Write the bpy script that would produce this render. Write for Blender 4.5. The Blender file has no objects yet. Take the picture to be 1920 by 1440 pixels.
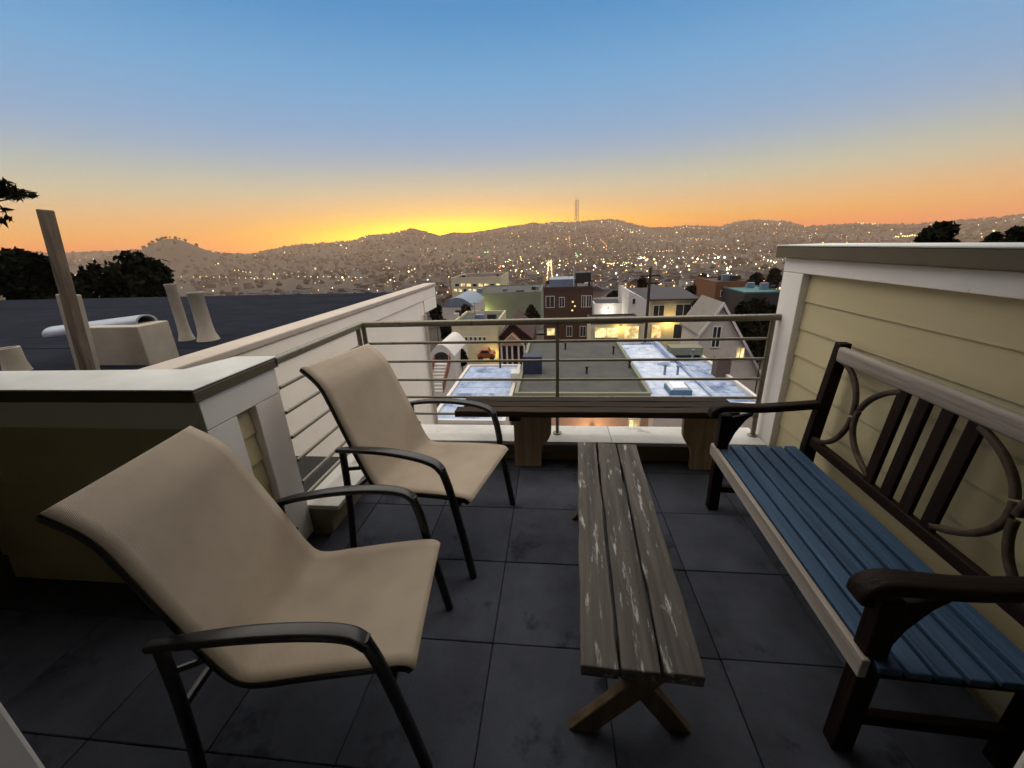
import bpy, bmesh, math, random
import numpy as np
from mathutils import Vector, Matrix
from math import radians as RAD, sin, cos, pi, sqrt, atan2

random.seed(7)
rng = np.random.default_rng(7)
scene = bpy.context.scene
C = scene.collection

# ------------------------------------------------------------------ camera
FPX, YAW, PITCH, ROLL, CAM_Z = 742.41, -0.1141, -0.3361, -0.0391, 1.5807
Fv = Vector((sin(YAW) * cos(PITCH), cos(YAW) * cos(PITCH), sin(PITCH)))
R0 = Vector((cos(YAW), -sin(YAW), 0)); U0 = R0.cross(Fv)
Rv = R0 * cos(ROLL) + U0 * sin(ROLL); Uv = -R0 * sin(ROLL) + U0 * cos(ROLL)
cam = bpy.data.cameras.new('camera'); cam_o = bpy.data.objects.new('camera', cam); C.objects.link(cam_o)
cam_o.matrix_world = Matrix(((Rv.x, Uv.x, -Fv.x, 0), (Rv.y, Uv.y, -Fv.y, 0), (Rv.z, Uv.z, -Fv.z, CAM_Z), (0, 0, 0, 1)))
cam.sensor_width = 36; cam.lens = 36 * FPX / 1920
cam.clip_start = 0.02; cam.clip_end = 40000
scene.camera = cam_o

def pray(x, y):                       # viewing direction of a point of the photograph (1920 x 1440)
    return Fv + Rv * ((x - 960) / FPX) - Uv * ((y - 720) / FPX)
def P(x, y, v):                       # where that direction reaches the distance v ahead of the house
    d = pray(x, y); t = v / d.y
    return Vector((d.x * t, v, CAM_Z + d.z * t))
def PZ(x, y, z):                      # where it reaches the height z
    d = pray(x, y); t = (z - CAM_Z) / d.z
    return Vector((d.x * t, d.y * t, z))

def lin(c): c /= 255.0; return c / 12.92 if c <= 0.04045 else ((c + 0.055) / 1.055) ** 2.4
def S(r, g, b): return (lin(r), lin(g), lin(b))

# ------------------------------------------------------------------ world: clear sky just after sunset
SUN_AZ = math.atan(-0.254)            # bearing of the afterglow, measured from the deck's own axis
sun_h = Vector((sin(SUN_AZ), cos(SUN_AZ), 0))
w = bpy.data.worlds.new('World'); scene.world = w; w.use_nodes = True
nt = w.node_tree; nt.nodes.clear()
def N(tree, typ, **kw):
    n = tree.nodes.new(typ)
    for k, v in kw.items(): setattr(n, k, v)
    return n
def math_node(tree, op, a, b=None):
    n = tree.nodes.new('ShaderNodeMath'); n.operation = op
    for i, q in enumerate((a, b)):
        if q is None: continue
        if isinstance(q, (int, float)): n.inputs[i].default_value = q
        else: tree.links.new(q, n.inputs[i])
    return n.outputs[0]
def ramp(tree, fac, stops, interp='LINEAR'):
    n = tree.nodes.new('ShaderNodeValToRGB'); r = n.color_ramp; r.interpolation = interp
    while len(r.elements) > 1: r.elements.remove(r.elements[-1])
    r.elements[0].position = stops[0][0]; r.elements[0].color = (*stops[0][1], 1)
    for p_, c_ in stops[1:]:
        e = r.elements.new(p_); e.color = (*c_, 1)
    tree.links.new(fac, n.inputs[0]); return n.outputs[0]
tc = N(nt, 'ShaderNodeTexCoord'); sep = N(nt, 'ShaderNodeSeparateXYZ'); nt.links.new(tc.outputs['Generated'], sep.inputs[0])
el = math_node(nt, 'MAXIMUM', sep.outputs[2], 0.0)
sq = math_node(nt, 'SQRT', el)        # finer steps near the horizon
HAZE_D, HAZE_TOP, HAZE_SIDE = 1.9e-4, 470., 5300.
AIR = (.59, .42, .285)                  # light the evening haze itself sends to the eye
def st(e, c):                          # sky colour above the haze that shows as c once seen through it
    tau = HAZE_D * min(HAZE_TOP / max(e, 1e-3), HAZE_SIDE); a = math.exp(-tau)
    return (sqrt(e), tuple(max(.004, (q - k * (1 - a)) / a) for q, k in zip(S(*c), AIR)))
sky_sun = ramp(nt, sq, [st(0, (238, 150, 62)), st(.02, (246, 168, 76)), st(.04, (240, 182, 104)), st(.06, (233, 190, 134)), st(.085, (221, 193, 153)), st(.115, (207, 196, 168)), st(.15, (188, 190, 180)),
                        st(.19, (167, 181, 196)), st(.226, (152, 176, 203)), st(.313, (127, 170, 208)), st(.407, (84, 151, 200)), st(.5, (72, 138, 192)), st(.7, (70, 126, 182)), st(1, (64, 118, 174))])
sky_anti = ramp(nt, sq, [st(0, (120, 110, 130)), st(.06, (150, 128, 140)), st(.15, (128, 132, 160)), st(.3, (92, 124, 168)), st(.5, (66, 112, 170)), st(1, (52, 104, 168))], 'EASE')
dotn = N(nt, 'ShaderNodeVectorMath', operation='DOT_PRODUCT'); nt.links.new(tc.outputs['Generated'], dotn.inputs[0]); dotn.inputs[1].default_value = sun_h
mr = N(nt, 'ShaderNodeMapRange', interpolation_type='SMOOTHSTEP'); nt.links.new(dotn.outputs['Value'], mr.inputs[0])
mr.inputs[1].default_value = -0.6; mr.inputs[2].default_value = 0.75
mix = N(nt, 'ShaderNodeMix', data_type='RGBA'); nt.links.new(mr.outputs[0], mix.inputs[0]); nt.links.new(sky_anti, mix.inputs[6]); nt.links.new(sky_sun, mix.inputs[7])
# the afterglow itself: low and wide round the place where the sun went down
crs = N(nt, 'ShaderNodeVectorMath', operation='DOT_PRODUCT'); nt.links.new(tc.outputs['Generated'], crs.inputs[0]); crs.inputs[1].default_value = (sun_h.y, -sun_h.x, 0)
a2 = math_node(nt, 'POWER', math_node(nt, 'ABSOLUTE', math_node(nt, 'DIVIDE', crs.outputs['Value'], 0.27)), 2.0)
e2 = math_node(nt, 'POWER', math_node(nt, 'DIVIDE', el, 0.050), 2.0)
gl = math_node(nt, 'EXPONENT', math_node(nt, 'MULTIPLY', math_node(nt, 'ADD', a2, e2), -1.0))
gl = math_node(nt, 'MULTIPLY', gl, math_node(nt, 'GREATER_THAN', dotn.outputs['Value'], 0.0))
glow = N(nt, 'ShaderNodeVectorMath', operation='SCALE'); glow.inputs[0].default_value = (5.2, 3.9, 0.14); nt.links.new(gl, glow.inputs['Scale'])
e3 = math_node(nt, 'POWER', math_node(nt, 'DIVIDE', el, 0.11), 2.0); a3 = math_node(nt, 'POWER', math_node(nt, 'DIVIDE', crs.outputs['Value'], 0.42), 2.0)
gl2 = math_node(nt, 'MULTIPLY', math_node(nt, 'EXPONENT', math_node(nt, 'MULTIPLY', math_node(nt, 'ADD', a3, e3), -1.0)), math_node(nt, 'GREATER_THAN', dotn.outputs['Value'], 0.0))
glow2 = N(nt, 'ShaderNodeVectorMath', operation='SCALE'); glow2.inputs[0].default_value = (0.9, 0.28, -0.12); nt.links.new(gl2, glow2.inputs['Scale'])
addg = N(nt, 'ShaderNodeVectorMath', operation='ADD'); nt.links.new(glow.outputs[0], addg.inputs[0]); nt.links.new(glow2.outputs[0], addg.inputs[1])
adda = N(nt, 'ShaderNodeVectorMath', operation='ADD'); nt.links.new(mix.outputs[2], adda.inputs[0]); nt.links.new(addg.outputs[0], adda.inputs[1])
addv = N(nt, 'ShaderNodeVectorMath', operation='MAXIMUM'); nt.links.new(adda.outputs[0], addv.inputs[0]); addv.inputs[1].default_value = (.003, .003, .003)
bg_twilight = N(nt, 'ShaderNodeBackground'); nt.links.new(addv.outputs[0], bg_twilight.inputs[0]); bg_twilight.inputs[1].default_value = 0.86
# thin share of the physical sky, sun just under the horizon
nish = N(nt, 'ShaderNodeTexSky', sky_type='NISHITA'); nish.sun_disc = False
nish.sun_elevation = RAD(-1.5); nish.sun_rotation = SUN_AZ; nish.dust_density = 2.0; nish.ozone_density = 2.0
bg_nish = N(nt, 'ShaderNodeBackground'); nt.links.new(nish.outputs[0], bg_nish.inputs[0]); bg_nish.inputs[1].default_value = 0.02
adds = N(nt, 'ShaderNodeAddShader'); nt.links.new(bg_twilight.outputs[0], adds.inputs[0]); nt.links.new(bg_nish.outputs[0], adds.inputs[1])
wo = N(nt, 'ShaderNodeOutputWorld'); nt.links.new(adds.outputs[0], wo.inputs[0])

# ------------------------------------------------------------------ the one sun lamp: a wide, soft fill added almost overhead
sun = bpy.data.lights.new('sun', 'SUN'); sun_o = bpy.data.objects.new('sun', sun); C.objects.link(sun_o)
sun.energy = 4.3; sun.angle = RAD(122); sun.color = (1.0, 0.84, 0.60)
SUN_EL = RAD(82)
sdir = Vector((sin(SUN_AZ) * cos(SUN_EL), cos(SUN_AZ) * cos(SUN_EL), sin(SUN_EL)))
sun_o.rotation_euler = sdir.to_track_quat('Z', 'Y').to_euler(); sun_o.location = (0, 0, 60)

vs = scene.view_settings; vs.view_transform = 'Standard'; vs.look = 'None'; vs.gamma = 1; vs.exposure = 0.22; vs.use_curve_mapping = False
cy = scene.cycles
cy.use_denoising = True; cy.max_bounces = 6; cy.diffuse_bounces = 3; cy.glossy_bounces = 3; cy.volume_bounces = 0; cy.transparent_max_bounces = 8
cy.sample_clamp_indirect = 4; cy.use_adaptive_sampling = True; cy.adaptive_threshold = .03

# ------------------------------------------------------------------ materials
MATS = {}
def mat(name, col, rough=.7, metal=0., var=.15, vscale=6., bump=.1, bscale=40., stretch=(1, 1, 1), col2=None, spec=.4, emis=None, estr=0., rnd=0., spots=None):
    """noise-driven surface: col..col2 mottling, fine relief, optional stains (scale, threshold, colour, stretch)"""
    if name in MATS: return MATS[name]
    m = bpy.data.materials.new(name); m.use_nodes = True; t = m.node_tree; b = t.nodes['Principled BSDF']; L = t.links.new
    co = N(t, 'ShaderNodeTexCoord'); mp = N(t, 'ShaderNodeMapping'); mp.inputs['Scale'].default_value = stretch; L(co.outputs['Object'], mp.inputs[0])
    oi = N(t, 'ShaderNodeObjectInfo')
    off = N(t, 'ShaderNodeVectorMath', operation='SCALE'); off.inputs[0].default_value = (13.1, 7.7, 3.3); L(oi.outputs['Random'], off.inputs['Scale'])
    ad = N(t, 'ShaderNodeVectorMath', operation='ADD'); L(mp.outputs[0], ad.inputs[0]); L(off.outputs[0], ad.inputs[1]); vec = ad.outputs[0]
    n1 = N(t, 'ShaderNodeTexNoise'); n1.inputs['Scale'].default_value = vscale; n1.inputs['Detail'].default_value = 6; n1.inputs['Roughness'].default_value = .65; L(vec, n1.inputs['Vector'])
    if col2 is None: col2 = tuple(min(1, c * (1 + var)) for c in col); col = tuple(c * (1 - var) for c in col)
    base = ramp(t, n1.outputs[0], [(.32, col), (.68, col2)])
    if spots:
        sc_, th_, sc_col, sstr = spots
        mp2 = N(t, 'ShaderNodeMapping'); mp2.inputs['Scale'].default_value = sstr; L(co.outputs['Object'], mp2.inputs[0])
        ad2 = N(t, 'ShaderNodeVectorMath', operation='ADD'); L(mp2.outputs[0], ad2.inputs[0]); L(off.outputs[0], ad2.inputs[1])
        n3 = N(t, 'ShaderNodeTexNoise'); n3.inputs['Scale'].default_value = sc_; n3.inputs['Detail'].default_value = 5; n3.inputs['Roughness'].default_value = .7; L(ad2.outputs[0], n3.inputs['Vector'])
        f = ramp(t, n3.outputs[0], [(th_, (0, 0, 0)), (th_ + .09, (1, 1, 1))])
        mx = N(t, 'ShaderNodeMix', data_type='RGBA'); L(f, mx.inputs[0]); L(base, mx.inputs[6]); mx.inputs[7].default_value = (*sc_col, 1); base = mx.outputs[2]
    if rnd:
        hs = N(t, 'ShaderNodeHueSaturation'); L(base, hs.inputs['Color'])
        L(math_node(t, 'ADD', math_node(t, 'MULTIPLY', oi.outputs['Random'], 2 * rnd), 1 - rnd), hs.inputs['Value']); base = hs.outputs[0]
    L(base, b.inputs['Base Color'])
    rr = math_node(t, 'ADD', math_node(t, 'MULTIPLY', n1.outputs[0], .25), rough - .125); L(rr, b.inputs['Roughness'])
    b.inputs['Metallic'].default_value = metal; b.inputs['Specular IOR Level'].default_value = spec
    if bump:
        n2 = N(t, 'ShaderNodeTexNoise'); n2.inputs['Scale'].default_value = bscale; n2.inputs['Detail'].default_value = 4; L(vec, n2.inputs['Vector'])
        bp = N(t, 'ShaderNodeBump'); bp.inputs['Strength'].default_value = bump; bp.inputs['Distance'].default_value = .01; L(n2.outputs[0], bp.inputs['Height']); L(bp.outputs[0], b.inputs['Normal'])
    if emis:
        b.inputs['Emission Color'].default_value = (*emis, 1); b.inputs['Emission Strength'].default_value = estr
    MATS[name] = m; return m
def lamp_mat(name, col, s, sampled=False):
    if name in MATS: return MATS[name]
    m = bpy.data.materials.new(name); m.use_nodes = True; b = m.node_tree.nodes['Principled BSDF']
    b.inputs['Base Color'].default_value = (.3, .3, .3, 1); b.inputs['Emission Color'].default_value = (*col, 1); b.inputs['Emission Strength'].default_value = s
    if not sampled: m.cycles.emission_sampling = 'NONE'
    MATS[name] = m; return m
def room_mat(name, c1, c2, s):
    m = bpy.data.materials.new(name); m.use_nodes = True; t = m.node_tree; b = t.nodes['Principled BSDF']; b.inputs['Base Color'].default_value = (.2, .2, .2, 1)
    co = N(t, 'ShaderNodeTexCoord'); n1 = N(t, 'ShaderNodeTexNoise'); n1.inputs['Scale'].default_value = 1.1; n1.inputs['Detail'].default_value = 3; t.links.new(co.outputs['Object'], n1.inputs['Vector'])
    t.links.new(ramp(t, n1.outputs[0], [(.38, c1), (.6, c2)]), b.inputs['Emission Color']); b.inputs['Emission Strength'].default_value = s; m.cycles.emission_sampling = 'NONE'; return m
def glass_mat(name, col=(.02, .025, .03)):
    if name in MATS: return MATS[name]
    m = bpy.data.materials.new(name); m.use_nodes = True; b = m.node_tree.nodes['Principled BSDF']
    b.inputs['Base Color'].default_value = (*col, 1); b.inputs['Roughness'].default_value = .08; b.inputs['Specular IOR Level'].default_value = .6
    MATS[name] = m; return m

M_trim = mat('white_trim', (0.854, 0.831, 0.792), .55, var=.05, vscale=3, bump=.05, spots=(9, .68, (.45, .42, .38), (1, 1, .35)))
M_siding = mat('olive_siding', (0.556, 0.484, 0.290), .6, var=.07, vscale=3, bump=.08, bscale=60, stretch=(1, .15, 1), rnd=.05)
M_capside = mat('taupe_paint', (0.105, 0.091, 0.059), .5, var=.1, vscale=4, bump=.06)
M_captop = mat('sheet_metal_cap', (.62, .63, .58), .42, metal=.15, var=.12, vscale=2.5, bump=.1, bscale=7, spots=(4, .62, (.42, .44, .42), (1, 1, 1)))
M_rail = mat('olive_rail_paint', (0.185, 0.169, 0.122), .30, metal=.3, var=.12, vscale=12, bump=.05, spots=(25, .66, (.10, .06, .03), (1, 1, 1)))
M_curbcap = mat('curb_cap', (.60, .60, .57), .6, var=.12, vscale=4, bump=.12, bscale=30, spots=(5, .60, (.36, .36, .35), (1, 1, 1)))
M_curb = mat('curb_stucco', (0.210, 0.182, 0.112), .85, var=.15, vscale=8, bump=.2, bscale=120)
M_tile = mat('slate_tile', (0.046, 0.051, 0.066), .85, col2=(0.084, 0.094, 0.120), spec=.06, vscale=3.2, bump=.15, bscale=70, rnd=.13, spots=(2.2, .58, (.026, .030, .044), (1, 1, 1)))
M_grout = mat('dark_joint', (0.026, 0.026, 0.029), .9, bump=.1)
M_sling = None
M_black = mat('black_frame', (0.007, 0.007, 0.008), .32, var=.2, vscale=20, bump=.03, spec=.5)
def wood(name, c1, c2, axis, rough=.6, **kw):
    s = [22, 22, 22]; s[axis] = 1.1
    kw.setdefault('spec', .14)
    return mat(name, c1, rough, col2=c2, vscale=1.0, bump=.35, bscale=3.2, stretch=tuple(s), rnd=.13, **kw)
M_teak_y = wood('teak_along_y', (0.007, 0.003, 0.002), (0.018, 0.009, 0.006), 1)  # bench teak in shade: the darkness is put into the colour
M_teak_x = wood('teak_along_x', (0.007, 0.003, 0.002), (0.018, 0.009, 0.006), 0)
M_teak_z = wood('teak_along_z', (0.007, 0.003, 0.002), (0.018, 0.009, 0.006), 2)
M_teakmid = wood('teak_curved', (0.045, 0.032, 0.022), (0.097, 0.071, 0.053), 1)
M_teakpale = wood('teak_lit_pale', (0.291, 0.254, 0.216), (0.497, 0.443, 0.389), 1, .55)  # same teak where light catches it, brightness painted into the colour
M_seat = wood('seat_slat_sky_tint', (0.027, 0.056, 0.105), (0.056, 0.107, 0.190), 1, .58, spec=.16)  # blue of the reflected sky painted into the slat colour
M_weather_y = wood('weathered_plank', (0.044, 0.039, 0.036), (0.129, 0.117, 0.104), 1, .7, spots=(2.1, .585, (.40, .40, .38), (18, 2.6, 18)))
M_weather_z = wood('weathered_leg', (0.066, 0.045, 0.027), (0.144, 0.102, 0.066), 2, .7)
M_oldplank_x = wood('dark_old_plank', (0.015, 0.011, 0.008), (0.047, 0.033, 0.023), 0, .75)
M_slab_z = wood('tan_slab', (0.344, 0.245, 0.144), (0.631, 0.473, 0.303), 2, .7)

def sling_material():
    m = bpy.data.materials.new('beige_sling_mesh'); m.use_nodes = True; t = m.node_tree; b = t.nodes['Principled BSDF']; L = t.links.new
    co = N(t, 'ShaderNodeTexCoord')
    n1 = N(t, 'ShaderNodeTexNoise'); n1.inputs['Scale'].default_value = 5; n1.inputs['Detail'].default_value = 5; L(co.outputs['Object'], n1.inputs['Vector'])
    L(ramp(t, n1.outputs[0], [(.3, (.375, .308, .232)), (.7, (.455, .382, .292))]), b.inputs['Base Color'])
    b.inputs['Roughness'].default_value = .62; b.inputs['Specular IOR Level'].default_value = .3
    sep_ = N(t, 'ShaderNodeSeparateXYZ'); L(co.outputs['UV'], sep_.inputs[0])
    wa = math_node(t, 'SINE', math_node(t, 'MULTIPLY', sep_.outputs[0], 900)); wb = math_node(t, 'SINE', math_node(t, 'MULTIPLY', sep_.outputs[1], 1800))
    bp = N(t, 'ShaderNodeBump'); bp.inputs['Strength'].default_value = .3; bp.inputs['Distance'].default_value = .003
    L(math_node(t, 'MULTIPLY', wa, wb), bp.inputs['Height']); L(bp.outputs[0], b.inputs['Normal'])
    return m
M_sling = sling_material()

# ------------------------------------------------------------------ mesh helpers
class MB:
    def __init__(s): s.v = []; s.f = []; s.m = []; s.uv = None
    def add(s, vs_, fs_, mi=0):
        o = len(s.v); s.v += [tuple(q) for q in vs_]; s.f += [tuple(i + o for i in q) for q in fs_]; s.m += [mi] * len(fs_); return s
    def box(s, a, b, mi=0, M=None):
        (x0, y0, z0), (x1, y1, z1) = a, b
        vs_ = [Vector(q) for q in ((x0, y0, z0), (x1, y0, z0), (x1, y1, z0), (x0, y1, z0), (x0, y0, z1), (x1, y0, z1), (x1, y1, z1), (x0, y1, z1))]
        if M is not None: vs_ = [M @ q for q in vs_]
        return s.add(vs_, [(0, 3, 2, 1), (4, 5, 6, 7), (0, 1, 5, 4), (1, 2, 6, 5), (2, 3, 7, 6), (3, 0, 4, 7)], mi)
    def quad(s, a, b, c, d, mi=0): return s.add((a, b, c, d), [(0, 1, 2, 3)], mi)
    def prism(s, poly, d, mi=0):
        """planar polygon (3d points) pushed along d"""
        d = Vector(d); n = len(poly); top = [Vector(q) + d for q in poly]
        return s.add(list(poly) + top, [tuple(range(n))[::-1], tuple(range(n, 2 * n))] + [(i, (i + 1) % n, n + (i + 1) % n, n + i) for i in range(n)], mi)
    def tube(s, path, w, h=None, n=8, up=(0, 0, 1), mi=0, sq=1.0, close=False):
        """section w (across) x h (along up) swept on path; sq>1 makes it boxier"""
        h = h or w; up = Vector(up); path = [Vector(q) for q in path]; o = len(s.v); k = len(path)
        for i, p in enumerate(path):
            t = (path[(i + 1) % k if close else min(i + 1, k - 1)] - path[(i - 1) % k if close else max(i - 1, 0)]).normalized()
            side = t.cross(up); side = side.normalized() if side.length > 1e-4 else Vector((1, 0, 0)); u2 = side.cross(t).normalized()
            ww = w[i] if isinstance(w, (list, tuple)) else w; hh = h[i] if isinstance(h, (list, tuple)) else h
            for j in range(n):
                a = 2 * pi * (j + .5) / n; ca, sa = cos(a), sin(a); e = 1 / sq
                ca = math.copysign(abs(ca) ** e, ca); sa = math.copysign(abs(sa) ** e, sa)
                s.v.append(tuple(p + side * ca * ww / 2 + u2 * sa * hh / 2))
        for i in range(k if close else k - 1):
            for j in range(n):
                a = o + i * n + j; b = o + i * n + (j + 1) % n; i2 = (i + 1) % k; c = o + i2 * n + (j + 1) % n; d = o + i2 * n + j
                s.f.append((a, b, c, d)); s.m.append(mi)
        if not close:
            s.f.append(tuple(o + j for j in range(n))[::-1]); s.m.append(mi)
            s.f.append(tuple(o + (k - 1) * n + j for j in range(n))); s.m.append(mi)
        return s
    def lathe(s, prof, c=(0, 0, 0), n=16, mi=0):
        o = len(s.v)
        for r, z in prof:
            for j in range(n): s.v.append((c[0] + r * cos(2 * pi * j / n), c[1] + r * sin(2 * pi * j / n), c[2] + z))
        for i in range(len(prof) - 1):
            for j in range(n):
                s.f.append((o + i * n + j, o + i * n + (j + 1) % n, o + (i + 1) * n + (j + 1) % n, o + (i + 1) * n + j)); s.m.append(mi)
        s.f.append(tuple(o + (len(prof) - 1) * n + j for j in range(n))); s.m.append(mi)
        return s
    def build(s, name, mats, parent=None, bevel=0, smooth=False, loc=None, seg=2):
        me = bpy.data.meshes.new(name); me.from_pydata(s.v, [], s.f); me.validate()
        for m_ in (mats if isinstance(mats, (list, tuple)) else [mats]): me.materials.append(m_)
        if len(me.polygons) == len(s.m): me.polygons.foreach_set('material_index', s.m)
        if smooth: me.polygons.foreach_set('use_smooth', [True] * len(me.polygons))
        bm = bmesh.new(); bm.from_mesh(me); bmesh.ops.recalc_face_normals(bm, faces=bm.faces); bm.to_mesh(me); bm.free()
        o = bpy.data.objects.new(name, me); C.objects.link(o)
        if parent: o.parent = parent
        if loc: o.location = loc
        if bevel:
            md = o.modifiers.new('bevel', 'BEVEL'); md.width = bevel; md.segments = seg; md.limit_method = 'ANGLE'; md.angle_limit = RAD(40)
        if smooth and bevel == 0 and len(s.f) < 4000:
            try: me.set_sharp_from_angle(angle=RAD(50))
            except Exception: pass
        return o
def tag(o, label, cat, group=None, kind=None):
    if label: o['label'] = label
    if cat: o['category'] = cat
    if group: o['group'] = group
    if kind: o['kind'] = kind
    return o
def thing(name, label, cat, loc=(0, 0, 0), rz=0, group=None):
    o = bpy.data.objects.new(name, None); C.objects.link(o); o.location = loc; o.rotation_euler = (0, 0, rz); o.empty_display_size = .2
    return tag(o, label, cat, group)
def spline(pts, n=6):
    pts = [Vector(q) for q in pts]; out = []
    for i in range(len(pts) - 1):
        p0 = pts[max(i - 1, 0)]; p1 = pts[i]; p2 = pts[i + 1]; p3 = pts[min(i + 2, len(pts) - 1)]
        for k in range(n):
            t = k / n
            out.append(.5 * ((2 * p1) + (p2 - p0) * t + (2 * p0 - 5 * p1 + 4 * p2 - p3) * t * t + (3 * p1 - p0 - 3 * p2 + p3) * t ** 3))
    out.append(pts[-1]); return out
def copy_tree(o, parent=None):
    c = o.copy(); C.objects.link(c); c.parent = parent
    for ch in list(o.children): copy_tree(ch, c)
    return c

# ------------------------------------------------------------------ terrain
RIDGE_PX = [(-500, 486), (-200, 476), (0, 474), (100, 474), (190, 471), (260, 468), (420, 474), (470, 476), (510, 467), (560, 458), (620, 455), (660, 452), (690, 442), (720, 440),
            (745, 436), (770, 429), (800, 436), (825, 443), (850, 437), (880, 438), (920, 432), (960, 425), (985, 422), (1000, 418), (1015, 421), (1036, 417), (1060, 418), (1090, 416),
            (1118, 413), (1140, 411), (1165, 414), (1190, 421), (1220, 427), (1260, 426), (1290, 423), (1350, 425), (1380, 416), (1420, 412), (1470, 415), (1510, 424), (1560, 422),
            (1610, 418), (1650, 421), (1700, 421), (1760, 417), (1820, 413), (1870, 408), (1920, 403), (2100, 396), (2500, 400)]
_raz, _rel = [], []
for x_, y_ in RIDGE_PX:
    d_ = pray(x_, y_); _raz.append(atan2(d_.x, d_.y)); _rel.append(d_.z / sqrt(d_.x ** 2 + d_.y ** 2))
_hd = pray(325, 457); HILL_AZ = atan2(_hd.x, _hd.y); HILL_EL = _hd.z / sqrt(_hd.x ** 2 + _hd.y ** 2)
def wob(a, r):
    return (np.sin(a * 23 + r * .004) + .6 * np.sin(a * 51 - r * .0031 + 1.3) + .5 * np.sin(a * 11 + r * .0083 + .4)) / 2.1
def ground_z(u, v):
    u = np.asarray(u, float); v = np.asarray(v, float); r = np.hypot(u, v); a = np.arctan2(u, v)
    base = np.interp(r, [0, 18, 60, 150, 300, 700, 1500], [-11, -11.5, -15.5, -25, -38, -56, -60])
    RR = 4500 + 250 * np.sin(a * 5)
    zr = CAM_Z + np.interp(a, _raz, _rel, left=_rel[0], right=_rel[-1]) * RR
    t = np.clip((r - 1500) / (RR - 1500), 0, 1); sm = t * t * (3 - 2 * t) * .55 + t * .45
    hill = -60 + (zr + 60) * sm + wob(a, r) * 14 * np.sin(np.pi * t) ** 2
    back = zr - (r - RR) * .05
    z = np.where(r < 1500, base, np.where(r < RR, hill, np.maximum(back, -120)))
    # a rounded hill standing in front of the far ridge on the left
    dh = np.hypot((a - HILL_AZ) * 2400, (r - 2400) * .8)
    hz = CAM_Z + HILL_EL * 2400
    bump_ = (hz + 59) * (np.exp(-(dh / 105.) ** 2) * .55 + .45 * np.exp(-(dh / 330.) ** 2))
    return z + np.where(r > 900, bump_, 0)
def gz(u, v): return float(ground_z(u, v))

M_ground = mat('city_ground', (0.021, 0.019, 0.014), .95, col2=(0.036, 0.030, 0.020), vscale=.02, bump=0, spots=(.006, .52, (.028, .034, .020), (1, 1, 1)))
az = np.concatenate([np.linspace(-pi, -1.25, 24)[:-1], np.linspace(-1.25, 1.05, 330), np.linspace(1.05, pi, 24)[1:]])
rr = np.concatenate([[0.5, 8, 16, 30, 50, 80, 120, 180, 260, 400, 600, 900, 1200], np.linspace(1500, 4300, 26), [4400, 4480, 4540, 4600, 4680, 4760, 4900, 5150]])
A_, R_ = np.meshgrid(az, rr); UU = R_ * np.sin(A_); VV = R_ * np.cos(A_); ZZ = ground_z(UU, VV)
na, nr = len(az), len(rr)
vs_ = np.stack([UU, VV, ZZ], -1).reshape(-1, 3)
fs_ = [(i * na + j, i * na + j + 1, (i + 1) * na + j + 1, (i + 1) * na + j) for i in range(nr - 1) for j in range(na - 1)]
g = MB(); g.v = [tuple(q) for q in vs_]; g.f = fs_; g.m = [0] * len(fs_)
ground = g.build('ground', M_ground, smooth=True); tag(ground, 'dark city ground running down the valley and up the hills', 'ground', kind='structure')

# ------------------------------------------------------------------ the deck: floor of square tiles
T = .4572; U_0, V_0 = -.2612, 1.6544
deck = MB().box((-3.4, .25, -.25), (1.5, 2.74, -.022)).build('deck_floor', M_grout)
tag(deck, 'dark slate tiled floor of the roof deck', 'floor', kind='structure')
def tile_mesh(w_, d_):
    b = MB().box((.0016, .0016, -.022), (w_ - .0016, d_ - .0016, 0)); return b
full = None
for i in range(-7, 4):
    for j in range(-4, 3):
        x0, x1 = U_0 + i * T, U_0 + (i + 1) * T; y0, y1 = V_0 + j * T, V_0 + (j + 1) * T
        lo = -3.4 if y0 < 1.33 else -1.325
        x0 = max(x0, lo); x1 = min(x1, 1.49); y0 = max(y0, .25); y1 = min(y1, 2.735)
        if x1 - x0 < .03 or y1 - y0 < .03: continue
        whole = abs(x1 - x0 - T) < 1e-4 and abs(y1 - y0 - T) < 1e-4
        if whole and full:
            o = full.copy(); C.objects.link(o); o.parent = deck
        else:
            o = tile_mesh(x1 - x0, y1 - y0).build('tile', M_tile, deck, bevel=.003, seg=1)
            if whole: full = o
        o.location = (x0, y0, random.uniform(-.0015, .001)); o.rotation_euler = (random.uniform(-.002, .002), random.uniform(-.002, .002), 0)

# ------------------------------------------------------------------ house behind the camera, with the doorway the view is taken from
M_housewall = mat('house_wall', (0.110, 0.100, 0.070), .8, bump=.1)
M_dark_in = mat('dark_interior', (.05, .045, .04), .9, bump=0)
hs = thing('house', 'pale doorway of the house at the near edge of the deck', 'house', (0, .15, 0))
JL, JR = -.638, .382
b = MB(); b.box((-4, -.1, -11), (JL - .10, .098, 3.4)).box((JR + .10, -.1, -11), (2.6, .098, 3.4)).box((JL - .10, -.1, 2.15), (JR + .10, .098, 3.4)).box((JL - .10, -.1, -11), (JR + .10, .098, -.03))
b.build('wall', M_housewall, hs)
b = MB(); b.box((-4, -4, -.3), (2.6, -.1, -.2)).box((-4, -4, 2.6), (2.6, -.1, 2.7)).box((-4, -4.1, -.3), (2.6, -4, 2.7)).box((-4.1, -4, -.3), (-4, -.1, 2.7)).box((2.6, -4, -.3), (2.7, -.1, 2.7))
b.build('interior', M_dark_in, hs)
MB().prism([(x_, y_ - .15, 2.50) for x_, y_ in ((-4, .25), (2.6, .25), (2.6, 2.02), (1.0, 1.98), (0, 1.80), (-1.5, 1.45), (-4, 1.40))], (0, 0, .18)).build('eave', M_capside, hs, bevel=.01)  # unseen overhang, added and shaped to shade the near deck
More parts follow.
